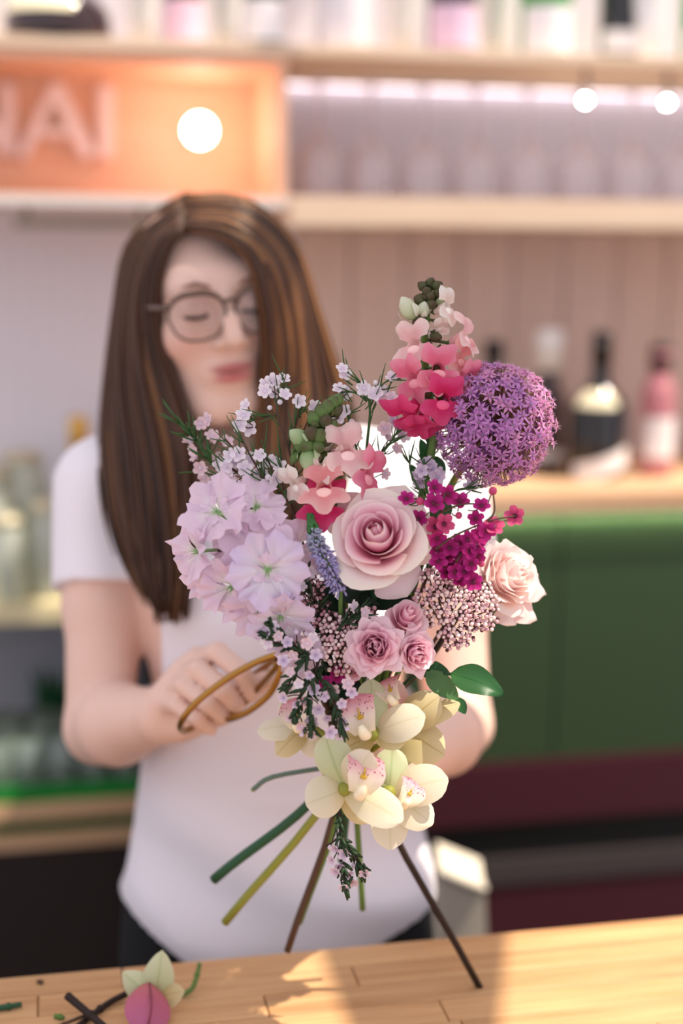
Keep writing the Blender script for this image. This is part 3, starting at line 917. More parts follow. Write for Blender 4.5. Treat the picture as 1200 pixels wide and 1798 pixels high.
# clean cut at cuffs and hem
def cut(fld, p0, nrm, lo_, hi_):
    p0 = np.array(p0); nrm = np.array(nrm)
    fld.apply(lo_, hi_, lambda x, y, z: -((x - p0[0]) * nrm[0] + (y - p0[1]) * nrm[1] + (z - p0[2]) * nrm[2]), 0, 'sub')
for S_, E_, h_ in ((SHR, ELR, hr), (SHL, ELL, hl)):
    dv = (E_ - S_).normalized(); q = S_.lerp(E_, .43)
    cut(fs, q, dv, np.array(q) - .001 - np.array([.062, .07, .1]), np.array(q) + np.array([.062, .07, .004]))
zlow = fs.lo - .01; zhi = fs.lo + fs.h * fs.n + .01
for a_, b_, k_ in (((186, 1596), (340, 1692), 1), ((640, 1680), (786, 1608), 1)):
    p0 = C(*a_, 1.46); p1 = C(*b_, 1.46); nn = (p1 - p0).cross(FWD).normalized()
    nn = nn if nn.z < 0 else -nn
    cut(fs, p0, nn, zlow, zhi)
Vs, Qs = fs.mesh()
# soft folds of the cloth
zz = Vs[:, 2]; x_, y_ = Vs[:, 0], Vs[:, 1]
zl = C(480, 1380, 1.5).z
w_ = np.clip((zl - zz) / 0.10, 0, 1)
fold = 0.009 * w_ * np.sin(26 * (x_ * 0.75 + zz * 1.7) + 5 * np.sin(7 * x_)) + 0.005 * w_ * np.sin(60 * (zz + .35 * x_))
w2 = np.clip((zz - zl) / 0.1, 0, 1)
fold += 0.0022 * w2 * np.sin(38 * (zz * .8 - x_ * .9) + 3 * np.sin(9 * zz))
Vs[:, 1] -= fold
# hem dips towards the middle : drop everything under the hem line by squeezing rows
M_SHIRT = mat('tshirt_white', (236, 230, 236), 0.8, 0.2, sheen=0.25)
nt, N, L, p = nodes(M_SHIRT)
tc = N.new('ShaderNodeTexCoord'); nz = N.new('ShaderNodeTexNoise'); nz.inputs['Scale'].default_value = 500
bp_ = N.new('ShaderNodeBump'); bp_.inputs['Strength'].default_value = 0.15; bp_.inputs['Distance'].default_value = 0.002
L.new(tc.outputs['Object'], nz.inputs['Vector']); L.new(nz.outputs[0], bp_.inputs['Height']); L.new(bp_.outputs[0], p.inputs['Normal'])
put('tshirt', mesh_np('tshirt', Vs - PINV, Qs, M_SHIRT), person)

# ---- trousers and shoes (behind the counter)
ft = Field((-0.1, 1.3, 0.06), (0.65, 1.85, 1.06), 0.008)
hipc = C(486, 1640, 1.56)
ft.loft([(q[0], q[1], q[2], q[3] - .006, q[4] - .022, q[5]) for q in body_loft(0) if q[0] < 1.06], .02)
for s in (-1, 1):
    ft.chain([(.262 + s * .072, 1.56 - s * .01, .86), (.28 + s * .085, 1.57, .48), (.30 + s * .10, 1.60, .09)], [.078, .062, .05], .03)
Vt, Qt = ft.mesh()
put('trousers', mesh_np('trousers', Vt - PINV, Qt, mat('trousers_black', (26, 26, 28), 0.8)), person)
for s in (-1, 1):
    mb = MB(); M_ = Matrix.Rotation(-.2 * s, 3, 'Z')
    mb.ball((.30 + s * .10, 1.55, .045), .05, 14, 8, (.95, 2.4, .9), M_)
    part('shoe', mb, mat('shoe_dark', (40, 36, 36), .6), person, world=True)

# ---- eyebrows, lashes
M_BROW = mat('brow_brown', (150, 112, 98), .8)
for s in (-1, 1):
    mb = MB(); mb.tube([H(s * .016, .0945, .0215), H(s * .030, .0945, .0265), H(s * .046, .0830, .0220)], [.0016, .0022, .0008], 6)
    part('eyebrow', mb, M_BROW, person, world=True)
    mb = MB(); pts = []
    for i in range(9):
        a = -1 + 2 * i / 8
        pts.append(H(s * .031 + a * .0135, .0935 - .006 * a * a, -.0065 - .0022 * (1 - a * a)))
    mb.tube(pts, [.0006] + [.0019] * 7 + [.0008], 6)
    part('eyelashes', mb, mat('lash_dark', (58, 38, 40), .8), person, world=True)

# ---- glasses
M_FR = mat('frame_tortoise', (88, 66, 52), .3, .5, coat=.4)
gl = put('glasses', None, person)
bpy.data.objects.remove(gl)
mb = MB()
lens_pts = []
for s in (-1, 1):
    pts = []
    for i in range(36):
        g = 2 * math.pi * i / 36
        cx = abs(math.cos(g)) ** .75 * math.copysign(1, math.cos(g)); sy = abs(math.sin(g)) ** .8 * math.copysign(1, math.sin(g))
        ww = .0275 if sy < 0 else .0290
        px_, pz_ = s * .034 + ww * cx * (1 - .10 * max(0, -sy)), -.006 + .0235 * sy
        pts.append(H(px_, .1065 - 1.9 * px_ * px_, pz_))
    lens_pts.append(pts)
    rr = [.0014 + .0016 * max(0, math.sin(2 * math.pi * i / 36)) for i in range(36)]
    mb.tube(pts, rr, 8, closed=True)
    e = H(s * .0615, .0985, .006)
    mb.tube([e, H(s * .0685, .092, .006), H(s * .0765, .02, .004), H(s * .078, -.01, -.004)], [.0034, .003, .002, .002], 8)
mb.tube(spline([H(-.0085, .1085, .006), H(0, .112, .0085), H(.0085, .1085, .006)], 6), .0021, 8)
glasses = part('glasses', mb, M_FR, person, 'dark brown rounded glasses', world=True)
WM['glasses'] = WM[person.name]
for pts in lens_pts:
    mb = MB(); c = sum(pts, Vector()) / len(pts)
    mb.add([c] + pts, [(0, i + 1, (i + 1) % 36 + 1) for i in range(36)])
    part('lens', mb, thin_glass('lens_glass', (250, 250, 250), .04), glasses, world=True)

# ---- hair : strands lofted between guide locks
M_HAIR = mat('hair_brown', (112, 70, 46), .42, .35)
nt, N, L, p = nodes(M_HAIR)
uv = N.new('ShaderNodeUVMap'); sp = N.new('ShaderNodeSeparateXYZ'); L.new(uv.outputs[0], sp.inputs[0])
rp = ramp(N, [(0, (44, 28, 21)), (.5, (76, 49, 34)), (1, (142, 98, 60))]); L.new(sp.outputs[0], rp.inputs[0]); L.new(rp.outputs[0], p.inputs['Base Color'])
GL = [[(327, 404, 1.434), (292, 432, 1.432), (270, 510, 1.440), (277, 600, 1.450), (303, 680, 1.455), (325, 760, 1.455), (332, 860, 1.455), (325, 960, 1.455), (302, 1080, 1.452)],
      [(322, 375, 1.455), (262, 432, 1.465), (236, 540, 1.475), (235, 660, 1.475), (255, 780, 1.468), (272, 900, 1.462), (284, 1000, 1.455), (298, 1085, 1.452)],
      [(318, 356, 1.50), (238, 425, 1.520), (214, 540, 1.535), (200, 660, 1.535), (197, 770, 1.52), (208, 880, 1.485), (234, 970, 1.465), (282, 1062, 1.455)],
      [(326, 347, 1.56), (244, 420, 1.60), (224, 540, 1.61), (214, 680, 1.61), (212, 800, 1.58), (222, 890, 1.50), (250, 980, 1.47), (290, 1060, 1.458)]]
GR = [[(329, 402, 1.432), (392, 414, 1.420), (446, 452, 1.422), (474, 540, 1.436), (482, 620, 1.450), (478, 700, 1.47), (474, 780, 1.475), (480, 860, 1.465), (490, 935, 1.455)],
      [(334, 376, 1.45), (420, 384, 1.448), (490, 450, 1.462), (516, 550, 1.475), (526, 640, 1.485), (530, 740, 1.485), (532, 840, 1.47), (520, 935, 1.457)],
      [(330, 354, 1.49), (430, 360, 1.505), (503, 432, 1.525), (538, 540, 1.535), (562, 620, 1.54), (585, 690, 1.54), (596, 770, 1.52), (580, 870, 1.48)],
      [(330, 346, 1.55), (420, 354, 1.585), (492, 430, 1.61), (524, 540, 1.62), (545, 650, 1.62), (560, 760, 1.59), (560, 850, 1.50)]]
rh = random.Random(3)
mb = MB()
def lock(G, count, seed):
    rr = random.Random(seed)
    gs = [spline([C(*q) for q in g], 26) for g in G]
    for i in range(count):
        s = (i + rr.random()) / count * (len(gs) - 1)
        k = min(int(s), len(gs) - 2); f = s - k
        ks = [max(k - 1, 0), k, k + 1, min(k + 2, len(gs) - 1)]
        j1 = Vector((rr.gauss(0, 1), rr.gauss(0, 1), rr.gauss(0, .5))); j2 = Vector((rr.gauss(0, 1), rr.gauss(0, 1), rr.gauss(0, 1)))
        ph = rr.uniform(0, 6.28)
        end = 27 - int(abs(rr.gauss(0, 2.0)))
        pts = []
        for q in range(end):
            a, b, c, d = (gs[z][q] for z in ks)
            p_ = .5 * ((2 * b) + (c - a) * f + (2 * a - 5 * b + 4 * c - d) * f * f + (3 * b - a - 3 * c + d) * f ** 3)
            t = q / 26
            p_ = p_ + j1 * (.0022 + .0045 * t) + j2 * .003 * math.sin(3.2 * t + ph) * t
            pts.append(p_)
        m = len(pts); r0 = rr.uniform(.0020, .0032)
        mb.tube(pts, [r0 * (.55 + .45 * min(1, q / 4)) * min(1, (m - q) / 7 + .12) for q in range(m)], 5, True, uvv=min(1, max(0, rr.gauss(.45, .22))))
lock(GL, 620, 1)
lock(GR, 680, 2)
# back of the head
GB = [[(329, 345, 1.56), (300, 370, 1.66), (290, 480, 1.68), (280, 640, 1.67), (270, 800, 1.67), (280, 900, 1.68)],
      [(330, 345, 1.58), (360, 370, 1.69), (370, 480, 1.71), (370, 640, 1.70), (375, 800, 1.70), (380, 900, 1.70)],
      [(331, 345, 1.56), (430, 375, 1.66), (460, 480, 1.69), (470, 640, 1.69), (480, 800, 1.68), (490, 890, 1.68)]]
lock([GL[3]] + GB + [GR[3]], 420, 4)
part('hair', mb, M_HAIR, person, 'long straight brown hair parted at her right', world=True)
# ================================================================ BOUQUET
R4 = random.Random(11)
DB = 1.12
M_STEM = mat('stem_green', (92, 122, 58), .5)
M_STEM_D = mat('stem_dark_green', (44, 84, 58), .5)
M_STEM_Y = mat('stem_yellow_green', (142, 146, 62), .5)
M_TWIG = mat('twig_brown', (84, 62, 50), .6)
M_TWIG_D = mat('twig_dark', (46, 34, 30), .6)
M_LEAF = petal_mat('leaf_green', [(0, (58, 104, 58)), (1, (44, 92, 52))], .2, .35, [(0, (235, 235, 235)), (.46, (255, 255, 255)), (.5, (200, 225, 180)), (.54, (255, 255, 255)), (1, (235, 235, 235))])
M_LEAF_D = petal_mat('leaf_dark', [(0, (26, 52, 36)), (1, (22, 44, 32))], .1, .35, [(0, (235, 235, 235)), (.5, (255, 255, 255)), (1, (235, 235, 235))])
M_LEAF_P = petal_mat('leaf_pale', [(0, (96, 136, 88)), (1, (84, 128, 78))], .3, .4)
M_NEEDLE = mat('needle_green', (58, 92, 46), .5)
M_NEEDLE_D = mat('needle_dark', (40, 62, 38), .5)
M_CAL = mat('calyx_green', (86, 106, 58), .5)

def stem_to_bind(mb, head, tail, ra, rb, mid=None, ox=0, oy=0, n=16):
    b = BIND + RGT * ox + UPV * oy * .4 - FWD * oy
    pts = [head] + ([mid] if mid is not None else []) + [b] + ([tail] if tail is not None else [b + (b - head).normalized() * .02])
    c = spline(pts, n)
    mb.tube(c, [ra + (rb - ra) * i / n for i in range(n + 1)], 8)
    return mb

def leaf_mb(base, tip, w, nrm, bend=.1, cup=.15, nu=6, nv=10, mb=None, wave=0.0):
    base, tip = Vector(base), Vector(tip); ax = tip - base; ln = ax.length; a = ax.normalized()
    n_ = Vector(nrm); n_ = (n_ - a * n_.dot(a)).normalized(); s = a.cross(n_)
    def fn(u, v):
        ww = w * (math.sin(math.pi * min(1, v ** .8)) ** .75 if 0 < v < 1 else 0)
        z = bend * ln * math.sin(math.pi * v) + cup * abs(u) ** 1.5 * ww + wave * w * math.sin(9 * v + 2 * u) * abs(u)
        return base + a * (ln * v) + s * (u * ww) + n_ * z
    return (mb or MB()).grid(fn, nu, nv)

# ---------------------------------------------------------------- roses
def rose(name, label, cat, loc, axis, R, N, mats, roll=0.0, seed=1, ruffle=0.0, tight=1.0, depth=1.0, group=None, tail=None, srad=.0032, smat=None, ox=0, oy=0, mid=None, flat=.0):
    rr = random.Random(seed)
    M = frame(loc, axis, roll)
    t = thing(name, label, cat, M, group)
    for i in range(N):
        q = i / (N - 1)
        ph0 = i * 2.399 + rr.uniform(-.2, .2)
        top = R * (.07 + .93 * q ** (.85 * tight)) * rr.uniform(.96, 1.04)
        zt = R * depth * (.84 - .73 * q ** 1.25 + rr.uniform(-.03, .03))
        zb = -R * depth * .55
        half = 1.45 - .50 * q
        curl = (.10 + .75 * q ** 2) * R * .30
        spir = .10 + .06 * (1 - q)
        kk = rr.uniform(0, 6.28); dent = rr.uniform(-.3, .3)
        def fn(u, v):
            v2 = v * (1 - .20 * abs(u) ** 2.6 * (.4 + .6 * q) + ruffle * .05 * math.sin(7 * u + kk) * v)
            rho = R * .05 + (top - R * .05) * (v2 ** (.62 - .10 * q))
            rho *= 1 + spir * u * v2
            if q < .45:
                rho *= 1 - (.45 - q) * 1.0 * v2 ** 3
                rho += R * (.45 - q) * .30 * math.sin(math.pi * min(1, v2))
            z = zb + (zt - zb) * v2 ** (1.0 - .25 * q)
            if v2 > .70:
                e = (v2 - .70) / .30
                rho += curl * e * e * (.7 + .3 * math.cos(3 * (u - dent)))
                z -= curl * e * e * .75 * (1 - .2 * math.cos(4 * u + kk))
            z += ruffle * R * .05 * v2 ** 2 * math.sin(5 * u + kk) + ruffle * R * .03 * v2 ** 2 * math.sin(11 * u + 2 * kk)
            rho += ruffle * R * .045 * v2 ** 2 * math.sin(6 * u + 1.7 * kk)
            a = ph0 + u * half
            return (rho * math.cos(a), rho * math.sin(a), z)
        m = mats[0] if q < .55 else mats[1] if (len(mats) < 3 or q < .82) else mats[2]
        put('petal', MB().grid(fn, 12, 9).mesh('petal', m), t)
    if R > .03:
        part('heart', MB().lathe([(R * .10, R * .05), (R * .16, R * .30), (R * .13, R * .52), (R * .06, R * .66), (0, R * .70)], 12, cap=False), mats[0], t)
    # calyx and stem
    part('calyx', MB().lathe([(.0, -R * depth * .85), (R * .14, -R * depth * .78), (R * .20, -R * depth * .62), (R * .08, -R * depth * .5)], 12, cap=False), M_CAL, t)
    for k in range(5):
        g = k * 1.2566
        d = Vector((math.cos(g), math.sin(g), 0))
        mb = leaf_mb(d * R * .15 + Vector((0, 0, -R * depth * .66)), d * R * .62 + Vector((0, 0, -R * depth * .50)), R * .10, (0, 0, -1))
        part('sepal', mb, M_CAL, t)
    hb = M @ Vector((0, 0, -R * depth * .8))
    mb = stem_to_bind(MB(), hb, tail, srad, srad * 1.25, mid, ox, oy)
    part('stem', mb, smat or M_STEM, t, world=True)
    return t

PR_IN = petal_mat('rose_pink_inner', [(0, (238, 136, 166)), (.55, (246, 180, 200)), (.9, (250, 216, 224)), (1, (253, 238, 234))], .34)
PR_MID = petal_mat('rose_pink_mid', [(0, (236, 134, 166)), (.5, (245, 188, 206)), (.82, (250, 224, 228)), (1, (253, 240, 232))], .34)
PR_OUT = petal_mat('rose_pink_outer', [(0, (232, 210, 184)), (.45, (244, 218, 222)), (.85, (249, 233, 230)), (1, (249, 241, 226))], .3)
t = rose('rose', 'large pale pink rose at the centre of the bouquet', 'rose', C(664, 946, DB - .015), camdir(-.12, .34, 1), .0370, 19, [PR_IN, PR_MID, PR_OUT], 1.0, 4, depth=1.05, ruffle=.25, tight=.92,
         tail=C(375, 1545, 1.265), smat=M_STEM_D, srad=.0036, ox=-.012, group='flowers of the bouquet')
part('leaf', leaf_mb(C(597, 1030, DB + .03), C(733, 1056, DB + .02), .0125, camdir(-.1, .5, 1), -.10), M_LEAF_D, t, 'dark green pointed leaf', world=True)
# outer petals that stick out on the right and at the top of the big rose
for base, tip, w, nrm in (((712, 985, DB + .006), (768, 918, DB + .012), .018, camdir(.5, .1, 1)), ((690, 925, DB + .012), (712, 852, DB + .02), .026, camdir(.1, -.3, 1)), ((630, 930, DB + .012), (588, 868, DB + .02), .022, camdir(-.2, -.1, 1)),
                          ((690, 1000, DB + .008), (716, 1048, DB + .012), .022, camdir(.1, .3, 1))):
    part('petal', leaf_mb(C(*base), C(*tip), w, nrm, .12, -.25, 8, 8), PR_OUT, t, world=True)

PC_IN = petal_mat('blush_inner', [(0, (250, 204, 206)), (.6, (253, 226, 224)), (1, (254, 243, 238))], .48)
PC_OUT = petal_mat('blush_outer', [(0, (248, 214, 212)), (.6, (252, 231, 228)), (1, (254, 243, 238))], .48)
t = rose('rose', 'pale blush ruffled rose turned to the right, behind the magenta flowers', 'rose', C(884, 1012, DB + .045), camdir(.62, .26, .75), .0305, 24, [PC_IN, PC_OUT, PC_OUT], .4, 9, ruffle=.8, depth=1.1, tight=.85,
         tail=C(845, 1738, 1.285), smat=M_TWIG_D, srad=.0026, ox=.014, mid=C(760, 1150, 1.20), group='flowers of the bouquet')
for base, tip, w in (((885, 1060, DB + .05), (905, 1098, DB + .05), .014), ((905, 1060, DB + .05), (942, 1090, DB + .055), .012), ((920, 1020, DB + .05), (958, 1045, DB + .06), .014)):
    part('petal', leaf_mb(C(*base), C(*tip), w, camdir(.2, .5, 1), .1, -.3, 8, 8, wave=.2), PC_OUT, t, world=True)
PS_IN = petal_mat('spray_inner', [(0, (234, 136, 170)), (.5, (243, 178, 202)), (1, (250, 218, 228))], .34)
PS_OUT = petal_mat('spray_outer', [(0, (238, 156, 184)), (.55, (246, 198, 214)), (1, (250, 224, 230))], .34)
rose('spray_rose', 'small ruffled pink rose below the large rose, leftmost of three', 'rose', C(659, 1136, DB - .012), camdir(-.1, .05, 1), .0205, 26, [PS_IN, PS_OUT, PS_OUT], .3, 21, ruffle=1.5, tight=.75, group='small pink spray roses', tail=C(637, 1597, 1.275), ox=.004, srad=.0022)
rose('spray_rose', 'small ruffled pink rose facing right, above the orchids', 'rose', C(729, 1146, DB - .004), camdir(.45, .0, 1), .0165, 22, [PS_IN, PS_OUT, PS_OUT], 1.3, 22, ruffle=1.4, tight=.75, group='small pink spray roses', ox=.006, srad=.0022)
rose('spray_rose', 'small pink rosebud just under the dark leaf', 'rose', C(712, 1086, DB), camdir(.25, .55, .8), .0155, 13, [PS_IN, PS_OUT, PS_OUT], 2.1, 23, ruffle=.3, tight=1.1, depth=1.5, group='small pink spray roses', ox=.008, srad=.002)
rose('spray_rose', 'half hidden rosy bud left of the small roses, low in the bouquet', 'rose', C(622, 1172, DB + .012), camdir(-.5, .1, .8), .009, 10, [PS_IN, PS_IN, PS_IN], 2.1, 24, ruffle=.3, depth=1.5, group='small pink spray roses', ox=.0, srad=.002)

# ---------------------------------------------------------------- allium
A_C = C(868, 745, DB + .035); A_R = .0490
t = thing('allium', 'large round purple allium head at the upper right of the bouquet', 'flower', A_C, 'flowers of the bouquet')
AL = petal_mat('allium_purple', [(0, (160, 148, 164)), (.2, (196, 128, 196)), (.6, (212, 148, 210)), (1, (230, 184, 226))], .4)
AL_LIT = petal_mat('allium_lit_side', [(0, (176, 152, 160)), (.2, (220, 142, 198)), (.6, (232, 164, 208)), (1, (244, 202, 226))], .4)
AC = mat('allium_centre', (132, 142, 120), .5)
def star(mb, r, rr, M=None):
    for k in range(6):
        g = k * math.pi / 3 + rr.uniform(-.12, .12)
        c, s = math.cos(g), math.sin(g); ln = r * rr.uniform(.9, 1.1); w = r * .19; z = r * rr.uniform(-.25, .15)
        P_ = [(0, 0, 0), (c * ln * .45 - s * w, s * ln * .45 + c * w, r * .05), (c * ln * .5, s * ln * .5, r * .13), (c * ln * .45 + s * w, s * ln * .45 - c * w, r * .05), (c * ln, s * ln, z)]
        U = [(.5, 0), (.2, .5), (.5, .5), (.8, .5), (.5, 1)]
        if M is not None:
            P_ = [M @ Vector(p_) for p_ in P_]
        mb.add(P_, [(0, 2, 1), (0, 3, 2), (1, 2, 4), (2, 3, 4)], U)
    for k in range(6):
        g = k * math.pi / 3 + .5
        c, s = math.cos(g), math.sin(g); w = r * .035
        P_ = [(c * .1 * r - s * w, s * .1 * r + c * w, 0), (c * .1 * r + s * w, s * .1 * r - c * w, 0), (c * .34 * r, s * .34 * r, r * .62)]
        if M is not None:
            P_ = [M @ Vector(p_) for p_ in P_]
        mb.add(P_, [(0, 1, 2)], [(.5, .9)] * 3)
    o_ = MB().ball((0, 0, r * .10), r * .15, 5, 4, uv=(.5, 0))
    mb.add([M @ Vector(p_) for p_ in o_.v] if M is not None else o_.v, o_.f, o_.uv)
stars = []
for k in range(4):
    mb = MB(); star(mb, .0067, random.Random(k + 40)); stars.append(mb.mesh('floret', AL if k < 2 else AL_LIT))
view = (CAM - A_C).normalized()
pts = []
n_f = 430
for i in range(n_f):
    z = 1 - 2 * (i + .5) / n_f; r_ = math.sqrt(1 - z * z); g = i * 2.39996
    pts.append(Vector((r_ * math.cos(g), r_ * math.sin(g), z)))
pts.sort(key=lambda v: -v.dot(view))
ped = MB(); back = MB()
for i, v in enumerate(pts):
    rad = A_R * R4.uniform(.90, 1.05)
    v2 = (v + Vector((R4.gauss(0, .05), R4.gauss(0, .05), R4.gauss(0, .05)))).normalized()
    ax = (v2 + Vector((R4.gauss(0, .22), R4.gauss(0, .22), R4.gauss(0, .22)))).normalized()
    F_ = frame(v2 * rad, ax, R4.uniform(0, 6.28), R4.uniform(.88, 1.12))
    ped.tube([v2 * .004, v2 * rad], .0005, 4, False)
    if i < 300:
        kx = (v2.dot(RGT) * .6 + v2.dot(UPV) * .4 + R4.gauss(0, .25))  # upper right florets coloured paler and pinker, as if sunlit
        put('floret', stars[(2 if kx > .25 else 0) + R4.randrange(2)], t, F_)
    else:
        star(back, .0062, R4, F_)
for i in range(230):   # shorter florets deeper in the ball
    v = Vector((R4.gauss(0, 1), R4.gauss(0, 1), R4.gauss(0, 1))).normalized()
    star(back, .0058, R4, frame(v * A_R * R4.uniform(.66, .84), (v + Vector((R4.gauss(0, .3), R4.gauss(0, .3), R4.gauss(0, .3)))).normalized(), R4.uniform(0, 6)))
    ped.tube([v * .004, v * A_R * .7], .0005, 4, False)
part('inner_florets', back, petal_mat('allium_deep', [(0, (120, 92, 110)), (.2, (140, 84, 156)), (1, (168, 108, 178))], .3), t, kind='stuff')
part('pedicels', ped, mat('pedicel_tan', (150, 112, 92), .6), t, kind='stuff')
part('stem', stem_to_bind(MB(), A_C - view * .0 + (C(820, 850, DB + .05) - A_C) * .2, C(395, 1620, 1.275), .0028, .0040, C(770, 900, DB + .07), -.004, .0), M_STEM_Y, t, world=True)

# ---------------------------------------------------------------- snapdragons
def snap_floret(kind, rr):
    """returns list of (name, MB) in local space; mouth looks along +Z, upper lip towards +Y ; unit length"""
    out = []
    tube = MB().lathe([(.16, -.75), (.22, -.6), (.27, -.2), (.30, .1), (.33, .22)], 12, cap=False)
    out.append(('tube', tube))
    def lip(ang0, span, ln, lobes, up):
        k = rr.uniform(0, 6.28)
        def fn(u, v):
            a = ang0 + u * span
            edge = 1 - (.34 * abs(math.cos(math.pi * u)) ** 2 if lobes == 2 else .32 * abs(math.sin(1.5 * math.pi * u)) ** 2.5) - .10 * abs(u) ** 3 + .05 * math.sin(13 * u + k)
            l_ = ln * edge * v
            rho = .30 + l_ * (.62 + .40 * v)
            z = .20 + up * l_ * (1 - .85 * v * v) + .09 * math.sin(7 * u + k) * v * v + .04 * math.sin(15 * u + 2 * k) * v * v
            return (rho * math.cos(a), rho * math.sin(a), z)
        return MB().grid(fn, 22, 7)
    out.append(('upper_lip', lip(math.pi / 2, 1.15, 1.05, 2, .95)))
    out.append(('lower_lip', lip(-math.pi / 2, 1.45, 1.0, 3, .15)))
    pal = MB().ball((0, -.30, .17), .30, 12, 8, (1.25, .85, .42))
    out.append(('palate', pal))
    return out
def snap_mats(base, tip, pal, tag_):
    return (petal_mat('snap_' + tag_, [(0, base), (.5, base), (1, tip)], .4, noise_amt=.4, nscale=90), mat('snap_palate_' + tag_, pal, .6))
SN_W = snap_mats((246, 224, 214), (248, 240, 230), (248, 238, 226), 'white')
SN_P = snap_mats((244, 196, 196), (250, 224, 216), (246, 204, 200), 'blush')
SN_M = snap_mats((232, 120, 150), (240, 158, 176), (240, 164, 172), 'pink')
SN_H = snap_mats((216, 48, 110), (226, 84, 134), (230, 92, 134), 'hot')
SN_S = snap_mats((240, 160, 160), (248, 200, 192), (248, 196, 186), 'salmon')
BUD_G = petal_mat('bud_green', [(0, (78, 112, 52)), (.6, (104, 132, 74)), (1, (96, 84, 62))], .2)
BUD_D = petal_mat('bud_dark', [(0, (62, 76, 40)), (.5, (84, 88, 56)), (1, (92, 72, 58))], .15)
BUD_W = petal_mat('bud_white', [(0, (150, 168, 110)), (.35, (214, 222, 184)), (1, (240, 234, 216))], .35)
BUD_GW = petal_mat('bud_green_white', [(0, (84, 124, 64)), (.4, (150, 180, 120)), (1, (206, 216, 176))], .3)
def bud(t, p, axis, r, ln, m):
    M = frame(p, axis)
    h_ = ln / 2
    mb = MB().lathe([(0, -h_), (r * .62, -h_ * .8), (r * .98, -h_ * .3), (r, h_ * .1), (r * .78, h_ * .55), (r * .36, h_ * .9), (0, h_ * 1.08)], 9, cap=False)
    for k in range(3):
        g = k * 2.1 + r * 900
        mb.add(leaf_mb((math.cos(g) * r * .6, math.sin(g) * r * .6, -h_ * .85), (math.cos(g) * r * 1.1, math.sin(g) * r * 1.1, h_ * .35), r * .5, (math.cos(g), math.sin(g), 0), .25, 0, 3, 4).v, [(a * 4 + b, a * 4 + b + 1, a * 4 + b + 5, a * 4 + b + 4) for a in range(4) for b in range(3)], [(.5, .85)] * 20)
    mb.v = [tuple(WM[t.name] @ (M @ Vector(q))) for q in mb.v]
    part('bud', mb, m, t)
def snapdragon(label, stem_pts, florets, buds, tail, seed, smat, ox, oy, srad=.0030):
    rr = random.Random(seed)
    base = C(*stem_pts[0])
    t = thing('snapdragon', label, 'flower', base, 'flowers of the bouquet')
    sp_ = [C(*q) for q in stem_pts]
    b = BIND + RGT * ox + UPV * oy * .4 - FWD * oy
    pts = spline(list(reversed(sp_)) + [b] + ([C(*tail)] if tail else []), 30)
    mb = MB().tube(pts, [.0016 + (srad - .0016) * min(1, i / 9) for i in range(31)], 8)
    part('stem', mb, smat, t, world=True)
    for (px, py, d, ax, sz, ms, rl) in florets:
        p = C(px, py, d); M = frame(p, camdir(*ax), rl, sz)
        fl = None
        for nm, mb in snap_floret(0, rr):
            mb.v = [tuple(WM[t.name] @ (M @ Vector(q))) for q in mb.v]
            if fl is None:
                fl = part('floret', mb, ms[0], t)
            else:
                o = put(nm, mb.mesh(nm, ms[1] if nm == 'palate' else ms[0]), fl)
        near = min(sp_ + pts[:14], key=lambda s_: (s_ - M @ Vector((0, 0, -.8))).length)
        c = MB().tube([near, M @ Vector((0, 0, -.72))], [.0010, .0016], 6)
        c.ball(M @ Vector((0, 0, -.72)), .19 * sz, 8, 6)
        part('calyx', c, M_CAL, t, world=True)
    for (px, py, d, ax, r, ln, m) in buds:
        bud(t, C(px, py, d), camdir(*ax), r, ln, m)
    return t
D1 = DB + .02
